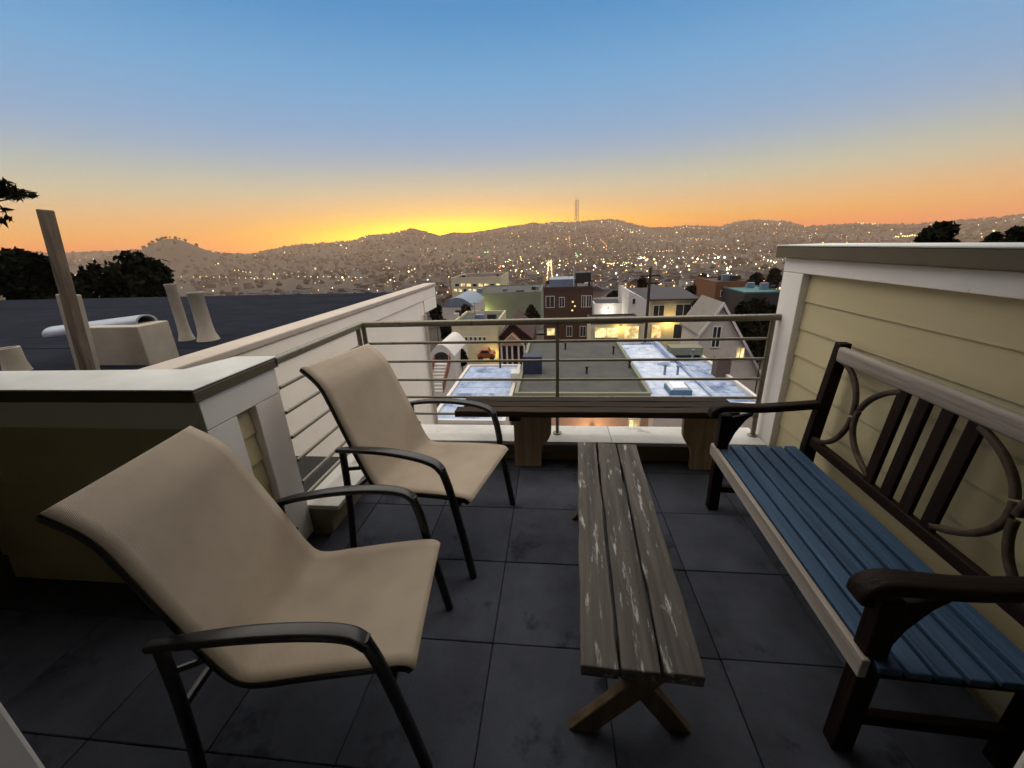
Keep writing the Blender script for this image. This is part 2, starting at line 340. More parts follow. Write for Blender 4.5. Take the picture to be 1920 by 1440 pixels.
MB().box((1.58, .12, 1.525), (1.70, 1.36, 2.495)).build('added_shade_wall', M_housewall, hs)  # unseen tall wall, added to keep light off the near deck
MB().box((-3.0, .10, -.02), (-2.86, 1.45, 2.495)).build('added_shade_wall', M_housewall, hs)  # unseen wall on the other side, added to darken that corner
for xa, xb in ((JL - .10, JL), (JR, JR + .10)):
    MB().box((xa, -.12, 0), (xb, .10, 2.15)).build('door_jamb', M_trim, hs, bevel=.006)
MB().box((JL, -.1, -.03), (JR, .12, .02)).build('threshold', M_curbcap, hs, bevel=.004)

# ------------------------------------------------------------------ low wall on the left (turns the corner of the deck)
pw = thing('pony_wall', 'low olive wall with white trim and pale metal cap behind the chairs', 'wall', (-1.55, 1.5, 0))
def loc(pt, o): return tuple(Vector(pt) - o.location)
def lbox(o, a, b_, name, m, bevel=.004, mi=0): return MB().box(loc(a, o), loc(b_, o)).build(name, m, o, bevel=bevel)
# L-shaped cap: metal sheet on top, painted edge below
capL = [(-3.4, 1.335), (-1.43, 1.335), (-1.43, 1.845), (-1.66, 1.845), (-1.74, 1.62), (-3.4, 1.60)]
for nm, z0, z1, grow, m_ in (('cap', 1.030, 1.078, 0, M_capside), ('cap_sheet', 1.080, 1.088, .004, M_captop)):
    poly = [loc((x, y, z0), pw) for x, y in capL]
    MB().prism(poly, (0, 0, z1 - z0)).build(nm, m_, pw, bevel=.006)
lbox(pw, (-3.4, 1.40, -11), (-1.5, 1.58, 1.03), 'wall_core', M_siding, 0)
lbox(pw, (-1.66, 1.581, -11), (-1.5, 1.82, 1.03), 'wall_core', M_siding, 0)
lbox(pw, (-3.4, 1.36, .90), (-1.47, 1.40, 1.028), 'fascia_board', M_trim)
lbox(pw, (-1.468, 1.36, .895), (-1.445, 1.83, 1.028), 'fascia_board', M_trim)
lbox(pw, (-1.4995, 1.36, 0), (-1.447, 1.525, .893), 'corner_trim', M_trim)
lbox(pw, (-1.4995, 1.645, 0), (-1.447, 1.83, .893), 'corner_trim', M_trim)
for k in range(6):      # lap siding, front and the narrow recess
    z0 = .012 + k * .148
    for a0, a1, dirn in (((-3.4, 1.372), (-1.52, 1.399), 0), ((-1.499, 1.527), (-1.478, 1.643), 1)):
        if dirn == 0:
            poly = [(-3.4, 1.399, z0), (-3.4, 1.372, z0), (-3.4, 1.388, z0 + .15), (-3.4, 1.399, z0 + .15)]; d = (1.88, 0, 0)
        else:
            poly = [(-1.499, 1.527, z0), (-1.478, 1.527, z0), (-1.492, 1.527, z0 + .15), (-1.499, 1.527, z0 + .15)]; d = (0, .116, 0)
        MB().prism([loc(q, pw) for q in poly], d).build('siding_board', M_siding, pw)

# ------------------------------------------------------------------ tall wall on the right
rw = thing('side_wall', 'olive lap-sided wall with white trim and taupe cap behind the garden bench', 'wall', (1.6, 1.5, 0))
lbox(rw, (1.56, .26, -11), (1.70, 2.80, 1.44), 'wall_core', M_siding, 0)
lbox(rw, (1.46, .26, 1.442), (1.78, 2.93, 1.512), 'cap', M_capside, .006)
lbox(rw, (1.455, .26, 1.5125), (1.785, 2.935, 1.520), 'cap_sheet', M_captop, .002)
lbox(rw, (1.50, .26, 1.355), (1.559, 2.88, 1.440), 'fascia_board', M_trim)
lbox(rw, (1.502, 2.66, 0), (1.559, 2.88, 1.353), 'corner_trim', M_trim)
lbox(rw, (1.561, 2.802, 0), (1.72, 2.86, 1.438), 'corner_trim', M_trim)
for k in range(8):
    z0 = .01 + k * .168
    poly = [(1.559, .27, z0), (1.541, .27, z0), (1.551, .27, min(z0 + .172, 1.354)), (1.559, .27, min(z0 + .172, 1.354))]
    MB().prism([loc(q, rw) for q in poly], (0, 2.388, 0)).build('siding_board', M_siding, rw)

# ------------------------------------------------------------------ kerb under the railing
kb = thing('kerb_wall', 'low kerb with pale weathered cap under the railing', 'kerb', (0, 2.8, 0))
lbox(kb, (-1.50, 2.735, -11), (1.50, 2.93, .148), 'kerb_body', M_curb, 0)
lbox(kb, (-1.50, 1.832, -11), (-1.322, 2.734, .148), 'kerb_body', M_curb, 0)
for a0, a1 in ((-1.24, -.16), (-.157, .42), (.423, 1.497)):
    lbox(kb, (a0, 2.675, .150), (a1, 2.96, .180), 'cap', M_curbcap, .005)
MB().prism([loc(q, kb) for q in ((-1.54, 1.834, .150), (-1.262, 1.834, .150), (-1.262, 2.672, .150), (-1.243, 2.675, .150), (-1.243, 2.96, .150), (-1.54, 2.96, .150))], (0, 0, .03)).build('cap', M_curbcap, kb, bevel=.005)
for a0, a1 in ((-1.30, 1.495),):
    lbox(kb, (a0, 2.722, .004), (a1, 2.734, .060), 'base_strip', M_curb, .003)

# ------------------------------------------------------------------ railing
rl = thing('railing', 'olive metal railing with thin horizontal bars along the deck edge', 'railing', (0, 2.82, 0))
RZ = [1.07, .9164, .7726, .6248, .4816, .3396]
def lt(path, w_, h_, name, **kw):
    return MB().tube([loc(q, rl) for q in path], w_, h_, **kw).build(name, M_rail, rl, smooth=True)
lt([(-1.446, 1.832, 1.062), (-1.446, 2.845, 1.062)], .046, .042, 'top_rail', n=12, sq=2.2)
lt([(-1.468, 2.82, 1.0625), (1.50, 2.82, 1.0625)], .046, .042, 'top_rail', n=12, sq=2.2)
for z_ in RZ[1:] + [.245]:
    if z_ > .3: lt([(-1.415, 2.82, z_), (1.46, 2.82, z_)], .021, .021, 'bar', n=10)
    lt([(-1.446, 1.832, z_), (-1.446, 2.775, z_)], .021, .021, 'bar', n=10)
for x_, y_ in ((-1.43, 2.82), (-1.446, 2.765), (.019, 2.82), (1.462, 2.82)):
    o = lt([(x_, y_, .18), (x_, y_, 1.045)], .032 if x_ != .019 else .026, .026, 'post', n=12, up=(0, 1, 0), sq=2.0)
    MB().lathe([(.001, 0), (.034, 0), (.034, .006), (.02, .012), (.001, .012)], loc((x_, y_, .1805), rl)).build('post_base', M_rail, o)

# ------------------------------------------------------------------ sling chairs
def make_chair(label, at_, yaw, sc=1.0):
    t = thing('sling_chair', label, 'chair', at_, yaw, 'beige sling chairs on the deck'); t.scale = (sc, sc, sc)
    prof = spline([(.014, 0, .402), (-.008, 0, .421), (-.06, 0, .425), (-.20, 0, .415), (-.36, 0, .398), (-.455, 0, .388), (-.505, 0, .400), (-.540, 0, .45), (-.585, 0, .555), (-.645, 0, .70), (-.705, 0, .845), (-.735, 0, .905), (-.778, 0, .952), (-.845, 0, 1.000)], 5)
    W = .266; nw = 12; b = MB(); n = len(prof)
    uvs = []; L = 0
    for i, p in enumerate(prof):
        if i: L += (prof[i] - prof[i - 1]).length
        tt = (prof[min(i + 1, n - 1)] - prof[max(i - 1, 0)]).normalized(); nn = Vector((0, 1, 0)).cross(tt)
        for j in range(nw + 1):
            q = -1 + 2 * j / nw; sag = .007 * (1 - q * q) * (1 if 4 < i < n - 4 else .4)
            b.v.append(tuple(p + nn * sag * (-1 if nn.z > 0 else 1) * 1 + Vector((0, q * W * (1 - .05 * max(0, (p.z - .6) / .4)), 0)))); uvs.append((q * W, L))
    for i in range(n - 1):
        for j in range(nw):
            k = i * (nw + 1) + j; b.f.append((k, k + 1, k + nw + 2, k + nw + 1)); b.m.append(0)
    sl = b.build('sling', M_sling, t, smooth=True)
    uvl = sl.data.uv_layers.new(name='UVMap')
    for lp in sl.data.loops: uvl.data[lp.index].uv = uvs[lp.vertex_index]
    md = sl.modifiers.new('thickness', 'SOLIDIFY'); md.thickness = .004
    for s_ in (-1, 1):
        y = s_ * (W + .010)
        y = s_ * (W - .009)
        rail = []
        for i, p in enumerate(prof):
            tt = (prof[min(i + 1, n - 1)] - prof[max(i - 1, 0)]).normalized(); nn = Vector((0, 1, 0)).cross(tt)
            if nn.z < 0: nn = -nn
            rail.append(p - nn * .0165 + Vector((0, y * (1 - .05 * max(0, (p.z - .6) / .4)), 0)))
        MB().tube(rail[1:], .026, .026, n=10, up=(0, 1, 0), sq=1.6).build('side_rail', M_black, t, smooth=True)
        arm = spline([(-.665, s_ * .308, .604), (-.56, s_ * .318, .626), (-.38, s_ * .322, .645), (-.22, s_ * .322, .642), (-.125, s_ * .320, .622), (-.085, s_ * .318, .585)], 6)
        ws = [.034 + .016 * min(1, i / 12) for i in range(len(arm))]
        MB().tube(arm, ws, .022, n=12, sq=2.4).build('armrest', M_black, t, smooth=True)
        leg = spline([(-.092, s_ * .317, .60), (-.066, s_ * .312, .50), (-.045, s_ * .303, .36), (-.015, s_ * .300, .18), (.012, s_ * .300, .006)], 6)
        o = MB().tube(leg, .034, .030, n=10, up=(0, 1, 0), sq=1.8).build('leg', M_black, t, smooth=True)
        MB().lathe([(.001, 0), (.018, 0), (.018, .012), (.012, .02), (.001, .02)], (.012, s_ * .300, .0005)).build('foot_cap', M_black, o)
        rear = spline([(-.640, s_ * .306, .612), (-.650, s_ * .306, .42), (-.668, s_ * .306, .22), (-.695, s_ * .306, .006)], 5)
        o = MB().tube(rear, .032, .028, n=10, up=(0, 1, 0), sq=1.8).build('leg', M_black, t, smooth=True)
        MB().lathe([(.001, 0), (.018, 0), (.018, .012), (.012, .02), (.001, .02)], (-.695, s_ * .306, .0005)).build('foot_cap', M_black, o)
        MB().tube([(-.06, s_ * .300, .395), (-.06, s_ * .268, .402)], .02).build('bracket', M_black, t)
        MB().tube([(-.645, s_ * .306, .50), (-.575, s_ * .275, .50)], .02).build('bracket', M_black, t)
    MB().tube([(-.055, -.30, .378), (-.055, .30, .378)], .024, .026, n=10, sq=1.8).build('crossbar', M_black, t, smooth=True)
    MB().tube([(-.655, -.306, .355), (-.655, .306, .355)], .022, .024, n=10, sq=1.8).build('crossbar', M_black, t, smooth=True)
    MB().tube([(-.828, -.255, .970), (-.828, .255, .970)], .020, .020, n=10).build('crossbar', M_black, t, smooth=True)
    return t
make_chair('nearer beige sling armchair with black frame beside the low wall', (-.462, 1.055, 0), RAD(7.5))
make_chair('farther beige sling armchair with black frame by the corner of the railing', (-.355, 1.850, 0), RAD(-13), 1.04)

# ------------------------------------------------------------------ low plank table
tb = thing('plank_table', 'narrow weathered low table of three long planks on crossed legs', 'table', (.2815, 1.515, 0), RAD(-2.8))
def rough_plank(x0, x1, y0, y1, z0, z1, name, m_, parent, axis=1, n=14, amp=.003):
    b = MB(); L0, L1 = ((y0, y1) if axis == 1 else (x0, x1))
    for i in range(n + 1):
        q = L0 + (L1 - L0) * i / n; e = [random.uniform(-amp, amp) for _ in range(4)]
        if axis == 1: ring = [(x0 + e[0], q, z0), (x1 + e[1], q, z0), (x1 + e[1], q, z1 + e[2] * .4), (x0 + e[0], q, z1 + e[3] * .4)]
        else: ring = [(q, y0 + e[0], z0), (q, y1 + e[1], z0), (q, y1 + e[1], z1 + e[2] * .4), (q, y0 + e[0], z1 + e[3] * .4)]
        b.v += ring
    for i in range(n):
        for j in range(4): b.f.append((i * 4 + j, i * 4 + (j + 1) % 4, i * 4 + 4 + (j + 1) % 4, i * 4 + 4 + j)); b.m.append(0)
    b.f += [(3, 2, 1, 0), (n * 4, n * 4 + 1, n * 4 + 2, n * 4 + 3)]; b.m += [0, 0]
    return b.build(name, m_, parent, bevel=.005)
for k, (x0, x1) in enumerate(((-.176, -.066), (-.056, .054), (.064, .174))):
    rough_plank(x0, x1, -.695 + .004 * k, .70 - .003 * k, .378, .420, 'plank', M_weather_y, tb)
for yy in (-.585, .525):
    MB().box((-.165, yy - .02, .338), (.165, yy + .02, .377)).build('cleat', M_weather_z, tb, bevel=.004)
    for s_ in (-1, 1):
        off = .021 * s_
        a = Vector((-.09 * s_, yy + off, .352)); c = Vector((.165 * s_, yy + off, 0)); dx = .042
        poly = [(a.x - dx, a.y - .018, a.z), (a.x + dx, a.y - .018, a.z), (c.x + dx, c.y - .018, 0), (c.x - dx, c.y - .018, 0)]
        MB().prism(poly, (0, .036, 0)).build('leg', M_weather_z, tb, bevel=.004)
MB().box((-.02, -.56, .20), (.02, .50, .25)).build('stretcher', M_weather_y, tb, bevel=.004)

# ------------------------------------------------------------------ garden bench
gb = thing('garden_bench', 'long wooden garden bench with curved backrest pattern against the olive wall', 'bench', (1.158, 1.55, 0), RAD(-2.2))
def G(x, y, z): return Vector((x - 1.17, y - 1.55, z))
def bx(z): return 1.395 + (z - .42) * .085       # leaning back plane
Y0, Y1 = .90, 2.20
for y in (Y0 + .03, Y1 - .03):
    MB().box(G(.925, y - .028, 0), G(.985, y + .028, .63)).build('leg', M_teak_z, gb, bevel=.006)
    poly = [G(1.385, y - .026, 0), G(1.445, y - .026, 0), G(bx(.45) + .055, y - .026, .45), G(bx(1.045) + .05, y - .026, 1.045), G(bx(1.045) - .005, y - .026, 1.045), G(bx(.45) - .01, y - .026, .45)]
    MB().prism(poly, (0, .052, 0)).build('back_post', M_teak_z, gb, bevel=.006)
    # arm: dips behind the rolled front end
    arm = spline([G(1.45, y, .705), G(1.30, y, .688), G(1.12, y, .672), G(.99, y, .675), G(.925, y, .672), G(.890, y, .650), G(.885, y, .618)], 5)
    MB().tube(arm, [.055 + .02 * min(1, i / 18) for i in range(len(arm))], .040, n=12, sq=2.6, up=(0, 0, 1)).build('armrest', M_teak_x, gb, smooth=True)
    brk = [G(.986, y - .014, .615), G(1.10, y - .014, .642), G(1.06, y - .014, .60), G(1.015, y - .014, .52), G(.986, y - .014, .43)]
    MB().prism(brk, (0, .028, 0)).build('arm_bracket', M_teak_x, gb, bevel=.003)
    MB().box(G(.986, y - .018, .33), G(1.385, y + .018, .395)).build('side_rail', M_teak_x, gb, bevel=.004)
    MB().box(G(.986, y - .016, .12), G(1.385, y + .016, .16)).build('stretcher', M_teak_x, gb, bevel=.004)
MB().box(G(.912, Y0 - .01, .355), G(.934, Y1 + .012, .425)).build('front_rail', M_teakpale, gb, bevel=.004)
ns = 6; wS = (1.385 - .938) / ns
for k in range(ns):
    x0 = .938 + k * wS
    drop = -.010 * sin(pi * (k + .5) / ns)
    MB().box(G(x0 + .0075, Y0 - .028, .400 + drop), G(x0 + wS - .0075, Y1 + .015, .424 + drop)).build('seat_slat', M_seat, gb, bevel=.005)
MB().tube([G(bx(.99) + .012, Y0 + .056, .99), G(bx(.99) + .012, Y1 - .056, .99)], .038, .078, n=14, sq=2.2).build('top_rail', M_teakpale, gb, smooth=True)
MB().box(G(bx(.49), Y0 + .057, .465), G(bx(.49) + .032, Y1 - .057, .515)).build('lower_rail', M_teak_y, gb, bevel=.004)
yc = .5 * (Y0 + Y1)
for k in range(4):
    y = yc + (k - 1.5) * .105
    poly = [G(bx(.515) + .004, y - .027, .515), G(bx(.515) + .024, y - .027, .515), G(bx(.955) + .024, y - .027, .955), G(bx(.955) + .004, y - .027, .955)]
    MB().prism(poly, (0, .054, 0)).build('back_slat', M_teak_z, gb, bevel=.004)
def arc(yc_, zc_, a_, b_, t0, t1, name, n=20, dx=.014):
    pts = []
    for i in range(n + 1):
        t = t0 + (t1 - t0) * i / n; z = zc_ + b_ * sin(t); pts.append(G(bx(z) + dx, yc_ + a_ * cos(t), z))
    MB().tube(pts, .024, .022, n=8, up=(1, 0, 0), sq=2.2).build(name, M_teakmid, gb, smooth=True)
arc(yc, .735, .36, .235, RAD(12), RAD(62), 'curved_slat'); arc(yc, .735, .36, .225, RAD(-62), RAD(10), 'curved_slat')
arc(yc, .735, .36, .235, RAD(118), RAD(168), 'curved_slat'); arc(yc, .735, .36, .225, RAD(170), RAD(242), 'curved_slat')
arc(Y1 - .06, .735, .21, .225, RAD(92), RAD(178), 'curved_slat', dx=.012); arc(Y1 - .06, .735, .21, .225, RAD(182), RAD(268), 'curved_slat', dx=.012)
arc(Y0 + .06, .735, .21, .225, RAD(2), RAD(88), 'curved_slat', dx=.012); arc(Y0 + .06, .735, .21, .225, RAD(-88), RAD(-2), 'curved_slat', dx=.012)

# ------------------------------------------------------------------ old plank bench under the railing
rb = thing('plank_bench', 'dark old plank bench on tan slab legs standing under the railing', 'bench', (.22, 2.60, 0))
def Q(x, y, z): return (x - .22, y - 2.60, z)
for k, (y0, y1, xa, xb) in enumerate(((2.50, 2.592, -.70, 1.20), (2.599, 2.690, -.655, 1.22), (2.697, 2.785, -.67, 1.21))):
    a = Q(xa, y0, .455); c = Q(xb, y1, .500)
    rough_plank(a[0], c[0], a[1], c[1], a[2], c[2], 'plank', M_oldplank_x, rb, axis=0, n=18, amp=.004)
for s_, xo in ((1, -.30), (-1, 1.17)):
    prof = [(0, 0), (.20, 0), (.20, .12), (.215, .17), (.25, .22), (.272, .27), (.275, .32), (.275, .452), (0, .452)]
    poly = [Q(xo + s_ * a, 2.618, z) for a, z in prof]
    MB().prism(poly, (0, .045, 0)).build('slab_leg', M_slab_z, rb, bevel=.004)
    MB().box(Q(xo - .02, 2.52, .415), Q(xo + .06, 2.616, .452)).build('cleat', M_oldplank_x, rb, bevel=.004)

# ------------------------------------------------------------------ neighbouring house with the flat dark roof
M_stucco = mat('pale_stucco', (0.878, 0.837, 0.733), .85, var=.05, vscale=1.2, bump=.08, bscale=90)
M_coping = mat('tan_coping', (.44, .39, .33), .7, var=.1, vscale=3, bump=.08)
M_roof = mat('dark_rolled_roofing', (0.008, 0.011, 0.017), .95, col2=(0.018, 0.021, 0.032), vscale=2.2, bump=.35, bscale=150, spots=(.9, .60, (.010, .011, .016), (1, 1, 1)), spec=.03)
M_galv = mat('galvanised_metal', (0.294, 0.329, 0.378), .42, metal=.55, var=.15, vscale=7, bump=.05)
M_vent = mat('painted_vent', (0.340, 0.306, 0.245), .6, var=.1, vscale=8, bump=.05)
M_post_wood = wood('grey_post_wood', (0.080, 0.062, 0.044), (0.192, 0.156, 0.120), 2, .75)
nh = thing('neighbouring_house', 'pale stucco house with flat dark roof and vents beyond the low wall', 'house', (-6, 3, -11))
UW = -2.30
def nb(a, b_, name, m_, bevel=0, parent=nh): return MB().box(tuple(Vector(a) - nh.location), tuple(Vector(b_) - nh.location)).build(name, m_, parent, bevel=bevel)
def NL(*q): return tuple(Vector(q) - nh.location)
nb((-15, 1.66, -11), (UW, 6.84, .72), 'wall', M_stucco)
# roof: gently falling towards the light well
MB().prism([NL(-15, 1.66, .70), NL(UW - .17, 1.66, .70), NL(UW - .17, 1.66, .80), NL(-15, 1.66, .88)], (0, 5.95, 0)).build('roof', M_roof, nh)
roof_p = [o for o in nh.children if o.name.startswith('roof')][0]
for k in range(12):        # laps of the rolled roofing, falling with the roof
    y_ = 1.72 + k * .49; dz_ = random.uniform(.004, .009)
    MB().prism([NL(-15, y_, .8795), NL(UW - .175, y_, .7995), NL(UW - .175, y_, .80 + dz_), NL(-15, y_, .88 + dz_)], (0, .482, 0)).build('roofing_sheet', M_roof, roof_p)
nb((UW - .168, 1.66, .722), (UW + .015, 6.86, .905), 'parapet', M_stucco, .01)
nb((UW - .20, 1.66, .907), (UW + .03, 7.62, .962), 'coping', M_coping, .01)
nb((-15, 6.862, .50), (UW + .012, 7.60, .72), 'cornice', M_stucco, .01)
nb((UW - .166, 6.862, .722), (UW + .012, 7.60, .905), 'cornice', M_stucco, .01)
MB().tube([NL(UW + .045, 6.74, .50), NL(UW + .045, 6.74, -10.9)], .06, .06, n=10, up=(0, 1, 0)).build('downspout', M_coping, nh, smooth=True)
def rp(x, y, z=.80): return PZ(x, y, z)
# tall post with a fixed second stick, leaning slightly
b0 = rp(170, 712, .80); t0 = P(84, 393, b0.y + .02)
pst = MB().tube([NL(*b0), NL(*t0)], .082, .082, n=4, up=(0, 1, 0), sq=1).build('roof_post', M_post_wood, nh, bevel=.006)
q1 = b0 + Vector((-.13, .10, 0)); q2 = P(128, 552, b0.y + .12)
MB().tube([NL(*q1), NL(*q2)], .16, .10, n=4, up=(0, 1, 0)).build('post_brace', M_vent, pst, bevel=.006)
# boxed vent under a half-round hood
bc = rp(232, 686, .80); hgt = P(232, 612, bc.y).z
a = P(178, 660, bc.y).x; c = P(278, 660, bc.y).x
vb = nb((a, bc.y - .02, .79), (c, bc.y + .24, hgt), 'vent_box', M_vent, .008)
h0 = P(104, 626, bc.y + .16); h1 = P(276, 604, bc.y + .16)
hood = MB(); R_h = .062; nn_ = 14; ax = (h1 - h0).normalized(); sd = Vector((0, 1, 0)); upv = sd.cross(ax) * -1 if sd.cross(ax).z < 0 else sd.cross(ax)
for k in range(2):
    for rad in (R_h, R_h - .012):
        for j in range(nn_ + 1):
            an = pi * 1.12 * j / nn_ - .06 * pi; q = (h0, h1)[k] + sd * cos(an) * rad * 1.45 + upv * sin(an) * rad
            hood.v.append(NL(*q))
m1 = nn_ + 1
for j in range(nn_):
    hood.f += [(j, j + 1, 2 * m1 + j + 1, 2 * m1 + j), (m1 + j, 3 * m1 + j, 3 * m1 + j + 1, m1 + j + 1), (j, m1 + j, m1 + j + 1, j + 1), (2 * m1 + j, 2 * m1 + j + 1, 3 * m1 + j + 1, 3 * m1 + j)]
hood.f += [(0, 2 * m1, 3 * m1, m1), (nn_, m1 + nn_, 3 * m1 + nn_, 2 * m1 + nn_)]; hood.m = [0] * len(hood.f)
hood.build('vent_hood', M_galv, vb, smooth=True)
# pair of flared pipes
for bx_, tx_, ty_, r_ in ((352, 330, 532, .048), (392, 366, 548, .066)):
    bb = rp(bx_, 640, .80); top = P(tx_, ty_, bb.y).z
    hh = top - .80
    MB().lathe([(r_ * 1.6, -.01), (r_ * 1.45, .02), (r_ * 1.12, .08), (r_, .16), (r_ * .95, hh - .02), (r_ * 1.03, hh - .015), (r_ * 1.03, hh), (r_ * .8, hh), (r_ * .8, hh - .06)], NL(bb.x, bb.y, .80), n=20).build('vent_pipe', M_vent, nh, smooth=True)
bb = rp(36, 700, .80)
MB().lathe([(.09, -.01), (.075, .03), (.065, .09), (.065, .20), (.05, .20), (.05, .15)], NL(bb.x, bb.y, .80), n=14).build('vent_pipe', M_vent, nh, smooth=True)

# ------------------------------------------------------------------ trees
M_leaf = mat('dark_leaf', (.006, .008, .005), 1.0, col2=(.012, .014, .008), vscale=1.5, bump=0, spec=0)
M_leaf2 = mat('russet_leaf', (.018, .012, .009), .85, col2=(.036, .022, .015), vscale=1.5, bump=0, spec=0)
M_bark = mat('bark', (.035, .026, .018), .9, bump=.3, bscale=20)
def crown_mesh(name, blobs, n, size, seed, m_=M_leaf, needle=False):
    rg = np.random.default_rng(seed); wts = np.array([r[0] * r[1] * r[2] for _, r in blobs]); wts = wts / wts.sum(); V = []; F = []
    for (c, r), wt in zip(blobs, wts):
        k = max(12, int(n * wt)); d = rg.normal(size=(k, 3)); d /= np.linalg.norm(d, axis=1)[:, None]
        rad = (.35 + .65 * rg.random(k) ** .6) * (1 + .16 * np.sin(d[:, 0] * 7 + seed) * np.cos(d[:, 2] * 6 + d[:, 1] * 5)); pos = np.array(c) + d * rad[:, None] * np.array(r)
        a = rg.normal(size=(k, 3)); a /= np.linalg.norm(a, axis=1)[:, None]; b_ = np.cross(a, rg.normal(size=(k, 3))); b_ /= np.linalg.norm(b_, axis=1)[:, None]
        s_ = size * (.6 + .8 * rg.random(k))[:, None]; wd = .28 if needle else .55
        for q in (pos - a * s_, pos + b_ * s_ * wd, pos + a * s_, pos - b_ * s_ * wd): V.append(q)
        o = sum(len(x) for x in V[:-4]); F += [(o + i, o + k + i, o + 2 * k + i, o + 3 * k + i) for i in range(k)]
    me = bpy.data.meshes.new(name); me.from_pydata(np.concatenate(V).tolist(), [], F); me.materials.append(m_); return me
def tree(name, label, base, top, rad, seed, n=5000, leaf=.16, m_=M_leaf, group=None, lobes=9, low=.35):
    """base: ground point; top: crown top height; rad: crown half width"""
    t = thing(name, label, 'tree', base, 0, group); rg = random.Random(seed); H = top - base[2]
    ch = min(H * (1 - low), rad * 2.6); zc = H - ch / 2
    tr = MB(); lean = Vector((rg.uniform(-.3, .3), rg.uniform(-.3, .3), 0))
    tr.tube([Vector((0, 0, -.3)), Vector((0, 0, H * .3)) + lean * .5, Vector((0, 0, zc)) + lean, Vector((0, 0, zc + ch * .3)) + lean], [rad * .16, rad * .12, rad * .08, rad * .03], n=7, up=(0, 1, 0))
    blobs = []
    for k in range(lobes):
        a = rg.uniform(0, 2 * pi); f = rg.uniform(.25, .68); zz = zc + rg.uniform(-.38, .36) * ch
        fall = sqrt(max(.1, 1 - ((zz - zc) / (ch * .55)) ** 2))
        c = (cos(a) * rad * f * fall, sin(a) * rad * f * fall, zz); r = rad * rg.uniform(.32, .52)
        blobs.append((c, (r, r, r * .8)))
        tr.tube([Vector((0, 0, zc - ch * .3)) + lean * .8, Vector(c) * .5 + Vector((0, 0, (zc - ch * .2) * .5)), Vector(c)], [rad * .06, rad * .04, rad * .015], n=5, up=(.3, 1, 0))
    blobs.append(((lean.x, lean.y, zc), (rad * .6, rad * .6, ch * .42))); blobs.append(((0, 0, H - rad * .3), (rad * .36, rad * .36, rad * .3)))
    tr.build('trunk', M_bark, t, smooth=True)
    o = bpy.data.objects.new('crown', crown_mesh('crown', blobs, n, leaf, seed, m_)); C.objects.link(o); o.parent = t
    return t
def tree_px(name, label, x, ytop, v, halfpx, seed, **kw):
    p_ = P(x, ytop, v); q = P(x + halfpx, ytop, v); base = (p_.x, p_.y, gz(p_.x, p_.y))
    return tree(name, label, base, p_.z, abs(q.x - p_.x) * .92, seed, **kw)
tree_px('broad_tree', 'round black tree rising just beyond the flat dark roof', 240, 472, 19, 76, 3, n=9000, leaf=.17, lobes=13)
tree_px('broad_tree', 'dark tree at the left edge behind the leaning roof post', 20, 466, 13, 62, 5, n=7000, leaf=.15, lobes=11)
tree_px('broad_tree', 'low dark tree just left of the round black tree', 96, 505, 16, 46, 6, n=4500, leaf=.15)
tree_px('broad_tree', 'rounded black tree showing over the cap of the right wall', 1776, 414, 26, 56, 8, n=7000, leaf=.17, lobes=12)
tree_px('broad_tree', 'small dark shrub top over the right wall beside the rounded tree', 1868, 436, 22, 24, 9, n=2500, leaf=.13)
tree_px('broad_tree', 'dark tree top at the far right edge over the wall', 1910, 428, 19, 22, 10, n=2500, leaf=.13)
# pine: mostly out of view, its boughs reach in at the upper left
pb = P(-190, 400, 8.5); pine = thing('pine_tree', 'dark pine boughs hanging in at the upper left edge', 'tree', (pb.x, pb.y, gz(pb.x, pb.y)))
pl = Vector(pine.location); top_z = 6.5 - pl.z
MB().tube([(0, 0, -.3), (.1, 0, top_z * .5), (0, .1, top_z)], [.5, .36, .08], n=9, up=(0, 1, 0)).build('trunk', M_bark, pine, smooth=True)
blobs = []; lim = MB()
def bough(x, y, r, n=1):
    c = P(x, y, 8.5 + random.uniform(-.2, .2)) - pl; blobs.append((tuple(c), (r, r, r * .7))); return c
for (x, y, r) in ((-30, 350, .30), (4, 352, .24), (18, 362, .20), (45, 362, .13), (58, 367, .08), (30, 366, .10), (-40, 380, .24), (8, 396, .10), (14, 410, .085), (2, 414, .09), (-25, 412, .2), (-80, 345, .45), (-120, 400, .5), (-160, 330, .6), (-100, 300, .4), (-200, 370, .7)): 
    c = bough(x, y, r); lim.tube([Vector((0, 0, c.z - .5)), Vector((c.x * .55, c.y * .55, c.z - .12)), c], [.09, .05, .015], n=5, up=(.2, 1, .1))
lim.build('limb', M_bark, pine, smooth=True)
o = bpy.data.objects.new('crown', crown_mesh('crown', blobs, 9000, .10, 21, M_leaf, True)); C.objects.link(o); o.parent = pine

